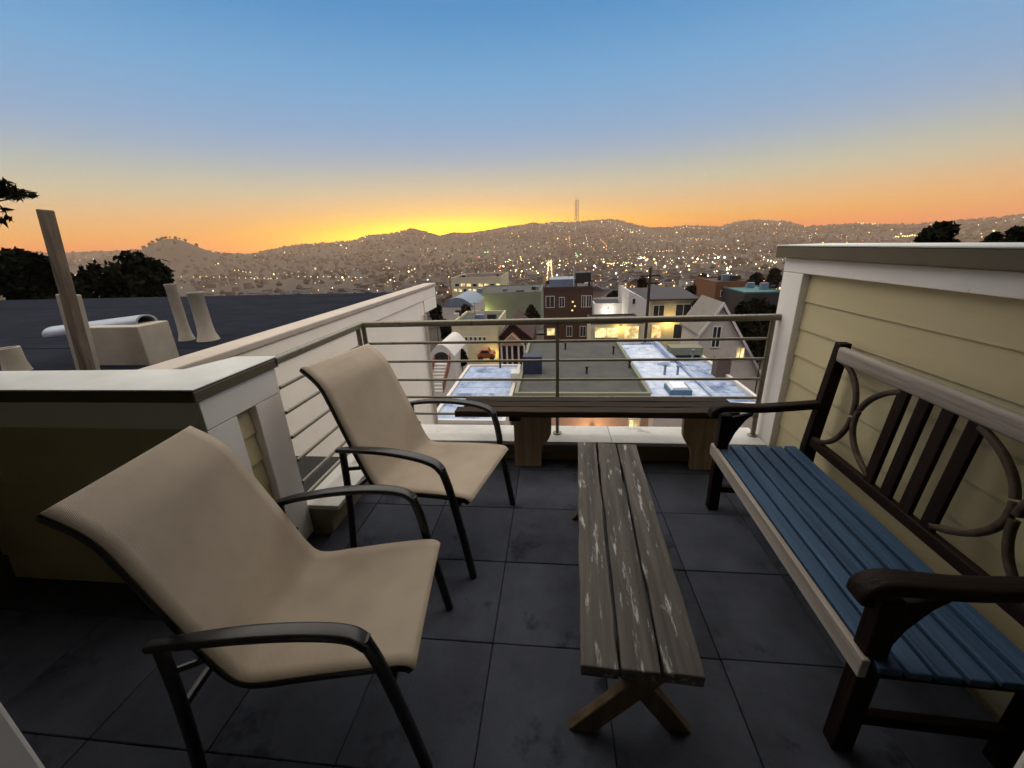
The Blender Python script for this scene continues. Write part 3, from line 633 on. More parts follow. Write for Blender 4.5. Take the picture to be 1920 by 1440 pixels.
# ------------------------------------------------------------------ the street below: hand-placed buildings
GL_D = glass_mat('dark_glass')
LIT = room_mat('lit_window_warm', (.16, .07, .015), (1.0, .62, .20), 1.3); LIT2 = room_mat('lit_window_yellow', (.34, .20, .05), (1.0, .80, .32), 1.2)
M_frame = mat('window_frame', (.62, .60, .55), .6, var=.05, bump=0)
def bldg(name, label, cat, u0, u1, v0, v1, z1, wm, rm, par=.35, parm=None, z0=None, group=None):
    z0 = gz((u0 + u1) / 2, (v0 + v1) / 2) - 1.5 if z0 is None else z0
    t = thing(name, label, cat, ((u0 + u1) / 2, (v0 + v1) / 2, z0), 0, group); l = t.location.copy(); t['_o'] = 0; del t['_o']
    L_ = lambda *q: tuple(Vector(q) - l)
    MB().box(L_(u0, v0, z0), L_(u1, v1, z1 - .05)).build('wall', wm, t)
    MB().box(L_(u0 + .02, v0 + .02, z1 - .048), L_(u1 - .02, v1 - .02, z1)).build('roof', rm, t)
    if par:
        pm = parm or wm; k = .18
        for a, b_ in (((u0 - .02, v0 - .02), (u1 + .02, v0 + k)), ((u0 - .02, v1 - k), (u1 + .02, v1 + .02)), ((u0 - .02, v0 + k + .001), (u0 + k, v1 - k - .001)), ((u1 - k, v0 + k + .001), (u1 + .02, v1 - k - .001))):
            MB().box(L_(*a, z1 - .047), L_(*b_, z1 + par)).build('parapet', pm, t)
    return t, L_
def window(t, L_, u, z, w_, h_, v, pane=GL_D, fr=M_frame, bars=1, face=-1):
    f = MB(); k = .07
    for a, b_ in (((-w_ / 2 - k, -h_ / 2 - k), (w_ / 2 + k, -h_ / 2)), ((-w_ / 2 - k, h_ / 2), (w_ / 2 + k, h_ / 2 + k)), ((-w_ / 2 - k, -h_ / 2), (-w_ / 2, h_ / 2)), ((w_ / 2, -h_ / 2), (w_ / 2 + k, h_ / 2))):
        f.box(L_(u + a[0], v - .09, z + a[1]), L_(u + b_[0], v - .002, z + b_[1]))
    if bars: f.box(L_(u - .025, v - .07, z - h_ / 2), L_(u + .025, v - .03, z + h_ / 2))
    o = f.build('window', fr, t)
    MB().box(L_(u - w_ / 2, v - .03, z - h_ / 2), L_(u + w_ / 2, v - .004, z + h_ / 2)).build('pane', pane, o)
    return o
def wpx(t, L_, x0, y0, x1, y1, v, **kw):
    a = P(x0, y0, v); b_ = P(x1, y1, v); return window(t, L_, (a.x + b_.x) / 2, (a.z + b_.z) / 2, abs(b_.x - a.x), abs(a.z - b_.z), v, **kw)
def ux(x, y, v): return P(x, y, v).x
def zx(x, y, v): return P(x, y, v).z

M_gravel = mat('gravel_roof', (0.043, 0.046, 0.045), .95, col2=(0.077, 0.078, 0.073), vscale=.8, bump=.5, bscale=25, spots=(.5, .60, (.05, .06, .05), (1, 1, 1)))
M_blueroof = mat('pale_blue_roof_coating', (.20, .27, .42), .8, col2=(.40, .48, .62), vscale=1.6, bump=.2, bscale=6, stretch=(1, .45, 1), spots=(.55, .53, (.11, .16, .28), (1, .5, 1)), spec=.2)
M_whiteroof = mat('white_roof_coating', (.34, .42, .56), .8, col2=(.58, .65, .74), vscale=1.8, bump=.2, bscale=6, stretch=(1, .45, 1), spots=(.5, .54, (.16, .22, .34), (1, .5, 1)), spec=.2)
M_pinkwall = mat('peach_stucco', (0.468, 0.306, 0.204), .85, var=.08, vscale=1)
M_cream = mat('cream_wall', (0.507, 0.466, 0.304), .85, var=.1, vscale=.6)
M_brick = mat('brown_brick', (0.043, 0.022, 0.013), .9, col2=(0.076, 0.038, 0.023), vscale=3, bump=.2, bscale=8)
M_maroon = mat('maroon_shingle', (0.039, 0.013, 0.012), .85, var=.25, vscale=3)
M_whitewall = mat('white_wall', (0.561, 0.544, 0.510), .8, var=.06, vscale=.8)
M_greywall = mat('grey_shingle', (0.493, 0.451, 0.383), .85, var=.1, vscale=1.5, bump=.2, bscale=9)
M_darkwall = mat('near_black_wall', (.022, .020, .020), .9)
M_greenwall = mat('sage_wall', (0.173, 0.190, 0.130), .85, var=.1, vscale=.3)
M_orangewall = mat('rust_wall', (0.150, 0.064, 0.026), .85, var=.15, vscale=.7)
M_teal = mat('teal_roof', (.04, .13, .13), .7, var=.2, vscale=.8)
M_darkroof = mat('dark_shingle_roof', (.040, .038, .044), .9, var=.25, vscale=2, bump=.2, bscale=12)
M_tank = mat('black_tank', (.012, .012, .012), .6, var=.1)
M_steel = mat('blue_grey_sheet', (.16, .21, .27), .5, metal=.3, var=.15, vscale=1)

# A: gravel roof straight ahead, peach rear wall
zA = -6.3; vA0, vA1 = 20.4, 33.2
A, LA = bldg('flat_roofed_house', 'peach-walled house with a wide dark gravel roof seen through the middle bars', 'house', ux(965, 742, vA0), ux(1222, 742, vA0), vA0, vA1, zA, M_pinkwall, M_gravel, par=.18, parm=M_greenwall)
wpx(A, LA, 1180, 786, 1197, 800, vA0, pane=LIT2, bars=1)
rA = P(1000, 690, 24.6); hb = MB().box(LA(rA.x - .65, 24.3, zA + .002), LA(rA.x + .55, 25.4, zA + 1.15)).build('roof_hatch', mat('navy_box', (.015, .022, .05), .6), A)
for x, y, h in ((1150, 664, .5), (1100, 700, .35), (1180, 690, .4), (1060, 655, .4)):
    q = PZ(x, y, zA); MB().lathe([(.09, 0), (.07, .05), (.07, h), (.11, h + .02), (.11, h + .1), (.02, h + .14)], LA(q.x, q.y, zA + .003), n=10).build('vent_pipe', M_tank, A, smooth=True)
# B: blue roof on the left
zB = -6.9; B, LB = bldg('flat_roofed_house', 'house with a pale blue roof between the chair and the gravel roof', 'house', ux(838, 742, 21.8), ux(960, 742, 21.8), 18.2, 28.2, zB, M_whitewall, M_blueroof, par=.12)
q = PZ(938, 690, zB); MB().lathe([(.07, 0), (.06, .6), (.1, .62), (.1, .7), (.02, .72)], LB(q.x, q.y, zB + .003), n=10).build('vent_pipe', M_tank, B)
q = PZ(966, 716, zB); MB().box(LB(q.x - .25, q.y - .5, zB + .003), LB(q.x + .35, q.y + .5, zB + .75)).build('skylight', M_whitewall, B, bevel=.03)
st_ = thing('outdoor_stair', 'white outdoor stair beside the pale blue roof near the stucco house', 'stairs', PZ(818, 735, -9.2))
sl_ = st_.location.copy()
for k in range(9):
    MB().box((-.7, k * .30, k * .19), (.55, k * .30 + .32, k * .19 + .06)).build('step', M_whitewall, st_)
for s_ in (-.78, .56): MB().prism([(s_, 0, -.05), (s_, 2.8, 1.65), (s_, 2.8, 2.4), (s_, 0, .75)], (.08, 0, 0)).build('side_panel', mat('red_wood', (.20, .08, .05), .8), st_)
# C: two pale blue-white roofs to the right
zC = -6.3; vC0, vC1 = 19.5, 32.0
C1, L1 = bldg('flat_roofed_house', 'house with a pale white-blue roof carrying a bright skylight', 'house', ux(1228, 745, vC0), ux(1352, 745, vC0), vC0, vC1, zC, M_greywall, M_whiteroof, par=.14, parm=M_blueroof)
C2, L2 = bldg('flat_roofed_house', 'house with a blue roof right of the skylight roof', 'house', ux(1352, 745, vC0) + .06, ux(1442, 745, vC0), vC0, 29.5, zC - .25, M_greywall, M_blueroof, par=.22, parm=M_whitewall)
q = PZ(1276, 738, zC); sk = MB().box(L1(q.x - .65, q.y - .3, zC + .002), L1(q.x + .5, q.y + .9, zC + .28)).build('skylight', mat('skylight_kerb', (.05, .12, .20), .5), C1)
MB().prism([L1(q.x - .55, q.y - .2, zC + .282), L1(q.x + .4, q.y - .2, zC + .282), L1(q.x + .28, q.y - .2, zC + .42), L1(q.x - .43, q.y - .2, zC + .42)], (0, 1.0, 0)).build('dome', mat('skylight_dome', (.75, .80, .85), .2), sk)
for x, y, h in ((1246, 703, .55), (1270, 703, .5), (1298, 672, .5)):
    q = PZ(x, y, zC); MB().lathe([(.08, 0), (.07, h), (.12, h + .02), (.12, h + .12), (.02, h + .16)], L1(q.x, q.y, zC + .003), n=10).build('vent_pipe', M_steel, C1)
q0 = PZ(1218, 650, zC); q1 = PZ(1238, 676, zC)
MB().box(L1(q0.x + .4, vC0 + 7.2, zC + .002), L1(q0.x + .6, vC1 - .25, zC + .35)).build('fire_wall', M_blueroof, C1)
q = PZ(1285, 662, zC); MB().box(L1(q.x - 1.2, q.y - .6, zC + .003), L1(q.x + 1.0, q.y + .5, zC + .55)).build('roof_curb', M_greenwall, C1)
q = PZ(1352, 705, zC - .25); MB().box(L2(q.x - .45, q.y - .35, zC - .247), L2(q.x + .35, q.y + .45, zC + .95)).build('chimney', mat('brown_stack', (.10, .07, .055), .9), C2, bevel=.02)
for t_, L_q, ua_, ub_, va_, vb_, z_, m_ in ((B, LB, ux(838, 742, 21.8), ux(960, 742, 21.8), 18.2, 28.2, zB, M_blueroof), (C1, L1, ux(1228, 745, vC0), ux(1352, 745, vC0), vC0, vC1, zC, M_whiteroof), (C2, L2, ux(1352, 745, vC0) + .06, ux(1442, 745, vC0), vC0, 29.5, zC - .25, M_blueroof)):
    vv_ = va_ + 1.1
    while vv_ < vb_ - .4:      # lapped sheets of the roofing
        MB().box(L_q(ua_ + .2, vv_, z_ + .001), L_q(ub_ - .2, vv_ + 1.0, z_ + .012 + random.uniform(0, .006))).build('roofing_sheet', m_, t_); vv_ += 1.03
# D: grey gabled house
vD = 30.5; pk = P(1354, 570, vD); eL = P(1312, 622, vD); eR = P(1432, 716, vD)
D = thing('gabled_house', 'grey gabled house with white rake boards beside the pale roofs', 'house', (pk.x, vD, gz(pk.x, vD))); dl = D.location.copy(); LD = lambda *q: tuple(Vector(q) - dl)
zb = dl.z - 1
MB().prism([LD(eL.x, vD, zb), LD(eR.x, vD, zb), LD(eR.x, vD, eR.z), LD(pk.x, vD, pk.z - .1), LD(eL.x, vD, eL.z)], (0, 4.2, 0)).build('wall', M_greywall, D)
for e in (eL, eR):
    dn = (e - pk); dn.y = 0; ex = e + dn.normalized() * .35
    rf = MB().prism([LD(pk.x, vD - .3, pk.z), LD(ex.x, vD - .3, ex.z), LD(ex.x, vD - .3, ex.z + .16), LD(pk.x, vD - .3, pk.z + .16)], (0, 4.6, 0)).build('roof', mat('grey_roof', (.20, .185, .16), .9, var=.15, vscale=2) if e is eL else M_darkroof, D)
    MB().prism([LD(pk.x, vD - .36, pk.z - .12), LD(ex.x, vD - .36, ex.z - .12), LD(ex.x, vD - .36, ex.z + .19), LD(pk.x, vD - .36, pk.z + .19)], (0, .055, 0)).build('rake_board', M_whitewall, rf)
wpx(D, LD, 1338, 613, 1347, 650, vD); wpx(D, LD, 1382, 652, 1392, 674, vD, pane=LIT2)
# black mass behind it
tree_px('broad_tree', 'large black tree behind the grey gabled house', 1424, 560, 40, 58, 31, n=7000, leaf=.3, lobes=12, low=.1)
# E: white house with dark roof and lit rooms
vE = 58.; zE = zx(1215, 592, vE); u0, u1 = ux(1176, 590, vE), ux(1302, 590, vE)
E_ = thing('white_house', 'white house with a dark sloping roof and warm lit lower rooms', 'house', ((u0 + u1) / 2, vE, gz(u0, vE))); el_ = E_.location.copy(); LE = lambda *q: tuple(Vector(q) - el_)
um = ux(1216, 590, vE); zt = zx(1240, 563, vE); zp = zx(1178, 545, vE); zb = el_.z - 1
MB().box(LE(um, vE, zb), LE(u1, vE + 9, zt)).build('wall', M_cream, E_)
MB().prism([LE(u0, vE - .6, zb), LE(um - .01, vE - .6, zb), LE(um - .01, vE - .6, zt - .1), LE(u0, vE - .6, zp)], (0, 9.6, 0)).build('gable_wing', M_whitewall, E_)
zr_ = zx(1240, 541, vE + 9); ul_ = ux(1196, 560, vE)
MB().prism([LE(ul_, vE - .5, zt + .01), LE(ul_, vE + 9.2, zr_), LE(ul_, vE + 9.2, zr_ + .2), LE(ul_, vE - .5, zt + .22)], (u1 + .4 - ul_, 0, 0)).build('roof', M_darkroof, E_)
MB().prism([LE(um, vE + .02, zt), LE(um, vE + 8.9, zt), LE(um, vE + 8.9, zr_ - .05)], (u1 - um, 0, 0)).build('side_gable', M_cream, E_)
for x0, y0, x1, y1, pn in ((1226, 573, 1244, 592, GL_D), (1268, 571, 1294, 592, GL_D), (1223, 609, 1238, 633, LIT), (1264, 608, 1294, 634, GL_D)): wpx(E_, LE, x0, y0, x1, y1, vE, pane=pn, bars=1)
wpx(E_, LE, 1186, 560, 1191, 570, vE - .6, bars=0)
# F: brown brick block with tank and sheet-metal penthouse
vF = 66.; F_, LF = bldg('brick_building', 'brown brick block with a black tank on its roof', 'building', ux(1019, 545, vF), ux(1112, 545, vF), vF, vF + 13, zx(1060, 546, vF), M_brick, M_gravel, par=.7, parm=mat('dark_cornice', (.05, .026, .02), .9))
for x0, y0, x1, y1, pn in ((1024, 556, 1039, 576, GL_D), (1049, 558, 1058, 575, GL_D), (1091, 555, 1098, 575, GL_D), (1100, 555, 1108, 575, GL_D), (1026, 616, 1040, 628, LIT2), (1063, 612, 1072, 630, GL_D), (1088, 612, 1098, 630, GL_D)): wpx(F_, LF, x0, y0, x1, y1, vF, pane=pn)
for k, (x, y, r_) in enumerate(((1074, 566, .16), (1078, 574, .14), (1073, 582, .15))):
    q = P(x, y, vF - .2); MB().lathe([(.02, -r_), (r_, -r_ * .4), (r_, r_ * .4), (.02, r_)], LF(*q), n=8).build('wall_lamp', LIT2, F_)
zF = zx(1060, 546, vF); a = P(1030, 536, vF + 3); b_ = P(1078, 522, vF + 3)
ph = MB().box(LF(a.x, vF + 2.2, zF + .01), LF(b_.x, vF + 8, b_.z)).build('penthouse', M_steel, F_, bevel=.05)
a = P(1079, 528, vF + 2); b_ = P(1108, 510, vF + 2)
tk = MB().box(LF(a.x, vF + 1.5, a.z), LF(b_.x, vF + 4, b_.z)).build('tank', M_tank, F_, bevel=.06)
for k in range(4): MB().box(LF(a.x + .1 + (k % 2) * (b_.x - a.x - .35), vF + 1.6 + (k // 2) * 2, zF + .005), LF(a.x + .25 + (k % 2) * (b_.x - a.x - .35), vF + 1.75 + (k // 2) * 2, a.z - .002)).build('tank_leg', M_tank, tk)
MB().tube([LF(ux(1076, 535, vF), vF + .8, zF), LF(ux(1076, 535, vF), vF + .8, zx(1076, 503, vF))], .12, .12, n=6, up=(0, 1, 0)).build('mast', M_whitewall, F_)
# M: white low building and yellow-lit row between brick block and white house
vM = 63.; Mw, LM = bldg('low_building', 'low white building between the brick block and the white house', 'building', ux(1114, 575, vM), ux(1172, 575, vM), vM, vM + 7, zx(1140, 572, vM), M_whitewall, M_darkroof, par=.25, parm=M_whitewall)
vY = 50.; Yw, LY = bldg('garage_row', 'low row with bright yellow lit doors in front of the brick block', 'building', ux(1108, 615, vY), ux(1206, 615, vY), vY, vY + 6, zx(1150, 607, vY), M_cream, M_darkroof, par=.2, parm=M_darkroof)
for x0, y0, x1, y1 in ((1116, 615, 1158, 632), (1172, 612, 1196, 634)): wpx(Yw, LY, x0, y0, x1, y1, vY, pane=LIT2, bars=1)
# G, H, I: bigger blocks farther down
vG = 104.; Gw, LG = bldg('warehouse', 'long low sage-green warehouse left of the brick block', 'building', ux(888, 560, vG), ux(1014, 560, vG), vG, vG + 20, zx(950, 550, vG), M_greenwall, M_gravel, par=.3)
q = P(975, 548, vG + 3); MB().box(LG(q.x - 1, vG + 3, zx(950, 550, vG) + .01), LG(q.x + 1, vG + 5, q.z + .5)).build('roof_unit', M_tank, Gw)
vH = 150.; Hw, LH = bldg('office_block', 'lit flat-roofed block with rows of yellow windows behind the barrel roof', 'building', ux(846, 530, vH), ux(940, 530, vH), vH, vH + 25, zx(895, 522, vH), M_cream, M_maroon, par=.5)
for x, y, w2, h2, pn in [(853 + 11 * k, 532, 8, 5, LIT2 if k % 3 else GL_D) for k in range(8)] + [(851 + 9 * k, 542, 6, 5, LIT2 if k % 4 != 2 else GL_D) for k in range(9)]: wpx(Hw, LH, x, y, x + w2, y + h2, vH, pane=pn, bars=0)
vI = 86.; Iw = thing('barrel_roof_shed', 'shed with a pale blue barrel roof below the lit block', 'building', (ux(858, 575, vI), vI, gz(ux(858, 575, vI), vI))); il = Iw.location.copy(); LI = lambda *q: tuple(Vector(q) - il)
ua, ub = ux(829, 572, vI), ux(888, 572, vI); ze = zx(858, 574, vI); zt_ = zx(858, 558, vI)
MB().box(LI(ua, vI, il.z - 1), LI(ub, vI + 14, ze)).build('wall', M_greywall, Iw)
poly = [LI(ua + (ub - ua) * k / 12, vI - .2, ze + (zt_ - ze) * sin(pi * k / 12) + .02) for k in range(13)]
MB().prism(poly, (0, 14.4, 0)).build('roof', M_steel, Iw)
# J, K, L: houses behind the blue roof
vJ = 47.; Jw, LJ = bldg('cream_house', 'square cream building with a row of five small windows', 'house', ux(849, 640, vJ), ux(934, 640, vJ), vJ, vJ + 9, zx(890, 609, vJ), M_cream, M_gravel, par=.3)
for k in range(5): wpx(Jw, LJ, 872 + k * 8.5, 632, 877 + k * 8.5, 638, vJ, bars=0)
vK = 44.; pk = P(961, 606, vK); eL = P(936, 632, vK); eR = P(1000, 636, vK)
K = thing('maroon_house', 'maroon gabled house with white porch columns', 'house', (pk.x, vK, gz(pk.x, vK))); kl = K.location.copy(); LK = lambda *q: tuple(Vector(q) - kl)
MB().prism([LK(eL.x, vK, kl.z - 1), LK(eR.x, vK, kl.z - 1), LK(eR.x, vK, eR.z), LK(pk.x, vK, pk.z), LK(eL.x, vK, eL.z)], (0, 8, 0)).build('wall', M_maroon, K)
for e in (eL, eR): MB().prism([LK(pk.x, vK - .4, pk.z), LK(e.x, vK - .4, e.z - .1), LK(e.x, vK - .4, e.z + .12), LK(pk.x, vK - .4, pk.z + .22)], (0, 8.6, 0)).build('roof', M_maroon, K)
zf = zx(960, 668, vK - 1.4)
MB().prism([LK(eL.x + .2, vK - 1.5, zx(950, 643, vK)), LK(ux(984, 645, vK), vK - 1.5, zx(950, 643, vK)), LK(pk.x, vK - 1.5, zx(961, 622, vK))], (0, 1.4, 0)).build('porch_gable', mat('tan_gable', (.30, .20, .12), .85), K)
for x in (940, 950, 960, 972, 983):
    MB().box(LK(ux(x, 650, vK - 1.4) - .09, vK - 1.45, kl.z - 1), LK(ux(x, 650, vK - 1.4) + .09, vK - 1.25, zx(950, 643, vK))).build('column', M_whitewall, K)
wpx(K, LK, 988, 642, 996, 664, vK)
vL = 37.; Lw = thing('arched_garage', 'small white building with an arched front near the stucco house', 'building', (ux(828, 670, vL), vL, gz(ux(828, 670, vL), vL))); ll = Lw.location.copy(); LL = lambda *q: tuple(Vector(q) - ll)
ua, ub = ux(804, 670, vL), ux(852, 670, vL); ze = zx(828, 668, vL); zt_ = zx(828, 646, vL)
MB().prism([LL(ua, vL, ll.z - 1), LL(ub, vL, ll.z - 1)] + [LL(ub + (ua - ub) * k / 12, vL, ze + (zt_ - ze) * sin(pi * k / 12)) for k in range(13)], (0, 6, 0)).build('wall', M_whitewall, Lw)
uc = (ua + ub) / 2; rr_ = (ub - ua) * .30
MB().prism([LL(uc - rr_, vL - .05, zx(828, 676, vL)), LL(uc + rr_, vL - .05, zx(828, 676, vL))] + [LL(uc + rr_ * cos(pi * k / 10), vL - .05, zx(828, 672, vL) + (zx(828, 660, vL) - zx(828, 672, vL)) * sin(pi * k / 10)) for k in range(11)], (0, .045, 0)).build('arched_door', M_darkwall, Lw)
# N, O on the right slope
vN = 70.; Nw, LN = bldg('rust_building', 'rust-coloured block beyond the railing at the right', 'building', ux(1341, 545, vN), ux(1396, 545, vN), vN, vN + 10, zx(1365, 531, vN), M_orangewall, M_darkroof, par=.3)
vO = 62.; Ow, LO = bldg('teal_roofed_building', 'dark building with a teal roof next to the side wall', 'building', ux(1396, 555, vO), ux(1470, 555, vO), vO, vO + 12, zx(1425, 549, vO), M_darkwall, M_teal, par=.15, parm=M_teal)
for k, (x, y) in enumerate(((1352, 545), (1368, 543), (1382, 546))): wpx(Nw, LN, x, y, x + 7, y + 10, vN, bars=0)
def porch_lamp(t, L_, x, y, v, out, watts, col=(1.0, .66, .18), size=.14):
    q = P(x, y, v); c = Vector((q.x, v - out, q.z))
    MB().lathe([(.02, -size), (size * .8, -size * .5), (size, 0), (size * .7, size * .6), (.02, size)], L_(*c), n=8).build('porch_lamp', LIT2, t)
    ld = bpy.data.lights.new('porch_light', 'POINT'); ld.energy = watts; ld.color = col; ld.shadow_soft_size = .25
    o_ = bpy.data.objects.new('porch_light', ld); C.objects.link(o_); o_.parent = t; o_.location = L_(c.x, c.y - .45, c.z - .2)
porch_lamp(E_, LE, 1252, 602, vE, .35, 170)
porch_lamp(Yw, LY, 1164, 612, vY, .3, 90); porch_lamp(Gw, LG, 907, 588, vG, .8, 700, (.95, 1.0, .35)); porch_lamp(Mw, LM, 1140, 580, vM, .4, 120, (1.0, .9, .75))
porch_lamp(A, LA, 1110, 800, vA0, .3, 60, (1.0, .62, .34)); porch_lamp(Jw, LJ, 925, 660, vJ, .3, 70)
# utility pole
vP = 48.; pp = P(1220, 502, vP); zg = gz(pp.x, vP)
po = thing('utility_pole', 'tall dark wooden utility pole in front of the white house', 'pole', (pp.x, vP, zg))
MB().tube([(0, 0, -.5), (0, 0, pp.z - zg)], [.40, .30], n=8, up=(0, 1, 0)).build('shaft', M_bark, po, smooth=True)
for dz in (.9, 1.7): MB().box((-1.1, -.12, pp.z - zg - dz - .07), (1.1, -.02 - .12 + .02, pp.z - zg - dz + .07)).build('crossarm', M_bark, po)
for k, (dx, x2, y2, v2) in enumerate(((-1.0, 1120, 505, 70), (1.0, 1130, 503, 70), (-1.0, 1330, 512, 66), (1.0, 1340, 509, 66), (0, 1175, 560, 57))):
    a = Vector((dx, -.1, pp.z - zg - .85)); b_ = P(x2, y2, v2) - Vector((pp.x, vP, zg)); m_ = (a + b_) / 2 - Vector((0, 0, .7))
    MB().tube(spline([a, m_, b_], 6), .035, .035, n=4).build('wire', M_tank, po)
# parked car
vc = 41.; cq = P(913, 672, vc); car = thing('parked_car', 'orange car parked in front of the cream building', 'car', (cq.x, vc, gz(cq.x, vc)), RAD(4))
car.location.z = cq.z - .1
M_carp = mat('orange_car_paint', (0.250, 0.070, 0.015), .3, var=.05, bump=0)
pr = [(-.95, .28), (.95, .28), (.95, .62), (.80, .80), (.45, .85), (.22, 1.22), (-.45, 1.24), (-.72, .88), (-.95, .80)]
MB().prism([(x, -.75, z) for x, z in pr], (0, 1.5, 0)).build('body', M_carp, car, bevel=.06)
MB().prism([(x, -.765, z) for x, z in ((.36, .88), (.16, 1.16), (-.38, 1.17), (-.58, .90))], (0, 1.53, 0)).build('side_window', GL_D, car)
for x in (-.6, .6):
    for y in (-.76, .62):
        MB().tube([(x, y, .28), (x, y + .14, .28)], .54, .54, n=14).build('wheel', M_tank, car)
MB().box((.951, -.6, .55), (.97, -.35, .70)).build('headlight', LIT2, car); MB().box((.951, .35, .55), (.97, .6, .70)).build('headlight', LIT2, car)
# ground under the near houses is a dark yard; trees between them
for i, (nm, lb, x, y, v, hp, m_) in enumerate((
    ('street_tree', 'dark street tree beside the far corner of the stucco house', 815, 572, 52, 16, M_leaf), ('street_tree', 'dark tree standing left of the cream building', 836, 600, 56, 15, M_leaf),
    ('street_tree', 'reddish dark tree in front of the sage warehouse', 872, 572, 78, 15, M_leaf2), ('street_tree', 'small round tree right of the reddish one', 902, 584, 74, 9, M_leaf2),
    ('street_tree', 'dark tree just left of the brick block', 996, 572, 76, 18, M_leaf), ('street_tree', 'dark tree behind the roof of the white house', 1318, 514, 84, 26, M_leaf),
    ('street_tree', 'dark tree left of the rust-coloured block', 1296, 536, 80, 18, M_leaf), ('street_tree', 'dark tree above the teal roof', 1420, 512, 84, 20, M_leaf), ('street_tree', 'dark tree touching the trim of the side wall', 1452, 504, 78, 18, M_leaf),
    ('street_tree', 'dark tree between the tank and the white house', 1152, 545, 88, 18, M_leaf), ('street_tree', 'brown tree behind the utility pole', 1205, 522, 74, 12, M_leaf2),
    ('street_tree', 'wide dark tree behind the maroon house', 980, 588, 58, 24, M_leaf2))):
    tree_px(nm, lb, x, y, v, hp, 40 + i, n=1800, leaf=.012 * v * .45, m_=m_, group='trees among the houses below', lobes=7)

for i, (lb, x, y, v, hp) in enumerate((('low dark tree in front of the square cream building', 862, 655, 40, 13), ('dark shrubby tree at the foot of the maroon house', 1004, 640, 39, 9),
    ('dark yard tree left of the grey gabled house', 1306, 600, 40, 14), ('dark tree filling the gap right of the white house', 1318, 560, 56, 20), ('dark tree between the low white building and the white house', 1168, 560, 70, 11), ('black yard tree low behind the side wall trim', 1438, 610, 30, 26))):
    tree_px('yard_tree', lb, x, y, v, hp, 70 + i, n=1800, leaf=.0055 * v, group='trees in the yards below', lobes=8, low=.15)
rg = random.Random(21)
for t_, L_q, v0_, x0_, x1_, y_ in ((F_, LF, vF + 6, 1028, 1104, 540), (Gw, LG, vG + 6, 900, 1005, 549), (Hw, LH, vH + 8, 852, 934, 521), (Jw, LJ, vJ + 4, 856, 928, 610), (Nw, LN, vN + 4, 1346, 1390, 531), (Ow, LO, vO + 5, 1402, 1448, 549)):
    zr0 = [o for o in t_.children if o.name.startswith('roof')][0]; zt0 = max(q.co.z for q in zr0.data.vertices) + .003
    for k in range(4):
        ux_ = ux(rg.uniform(x0_, x1_), y_, v0_); s_ = rg.uniform(.3, .8); c_ = L_q(ux_, v0_ + rg.uniform(-2, 2), 0)
        MB().box((c_[0] - s_, c_[1] - s_ * .7, zt0), (c_[0] + s_, c_[1] + s_ * .7, zt0 + rg.uniform(.4, 1.1))).build('roof_unit', rg.choice([M_steel, M_tank, M_greywall]), t_, bevel=.03)
    c_ = L_q(ux((x0_ + x1_) / 2, y_, v0_), v0_, 0); MB().tube([(c_[0], c_[1], zt0), (c_[0], c_[1], zt0 + 2.2)], .06, .06, n=5, up=(0, 1, 0)).tube([(c_[0] - .6, c_[1], zt0 + 2.0), (c_[0] + .6, c_[1], zt0 + 2.0)], .04, .04, n=4).build('antenna', M_tank, t_)

# ------------------------------------------------------------------ the street that climbs straight ahead
M_road = mat('asphalt', (.045, .045, .047), .9, vscale=.3, bump=0)
rd = MB(); pts = [(float(v), -.012 * v) for v in list(range(95, 400, 12)) + list(range(400, 1500, 40))]
for i, (v, u) in enumerate(pts):
    for s_ in (-5, 5): rd.v.append((u + s_, v, max(gz(u - 5, v), gz(u + 5, v), gz(u, v)) + .35))
for i in range(len(pts) - 1): rd.f.append((2 * i, 2 * i + 1, 2 * i + 3, 2 * i + 2)); rd.m.append(0)
tag(rd.build('road', M_road), 'straight street running away through the city', 'road', kind='structure')

# ------------------------------------------------------------------ houses of the nearer city, one by one
CITY_W = [mat('city_wall_%s' % n_, c_, .9, var=.12, vscale=.4, bump=0) for n_, c_ in (('cream', (.24, .20, .14)), ('grey', (.15, .14, .14)), ('tan', (.18, .13, .085)), ('white', (.34, .32, .29)), ('brown', (.08, .055, .04)))]
CITY_N = ['cream', 'grey', 'tan', 'white', 'brown']
WIN_L = lamp_mat('far_window_warm', (1.0, .66, .26), 1.6); WIN_W = lamp_mat('far_window_white', (1.0, .86, .62), 1.5)
def city_house(bm_, c, w_, d_, h_, rz, gable, rg, slots=True, nwin=6):
    M_ = Matrix.Translation(c) @ Matrix.Rotation(rz, 4, 'Z'); X = lambda *q: M_ @ Vector(q)
    bm_.box((-w_ / 2, -d_ / 2, -3), (w_ / 2, d_ / 2, h_), 0, M_)
    if gable:
        k = w_ * .28; bm_.add([X(-w_ / 2 - .3, -d_ / 2 - .3, h_), X(w_ / 2 + .3, -d_ / 2 - .3, h_), X(w_ / 2 + .3, d_ / 2 + .3, h_), X(-w_ / 2 - .3, d_ / 2 + .3, h_), X(0, -d_ / 2 - .3, h_ + k), X(0, d_ / 2 + .3, h_ + k)],
                [(0, 1, 4), (1, 2, 5, 4), (2, 3, 5), (3, 0, 4, 5), (0, 3, 2, 1)], 1)
    else:
        bm_.box((-w_ / 2 + .1, -d_ / 2 + .1, h_ + .002), (w_ / 2 - .1, d_ / 2 - .1, h_ + .3), 1, M_)
    cols = max(2, int(w_ / 2.6)); rows = max(1, int(h_ / 3.2)); k = 0
    for i in range(cols):
        for j in range(rows):
            if k >= nwin or rg.random() < .25: continue
            x = -w_ / 2 + w_ * (i + .5) / cols; z = 1.6 + j * 3.0; mi = 2 if rg.random() < .72 else (3 if rg.random() < .65 else 4); k += 1
            a = .62; bm_.box((x - a, -d_ / 2 - .06, z - .75), (x + a, -d_ / 2 - .002, z + .75), mi, M_)
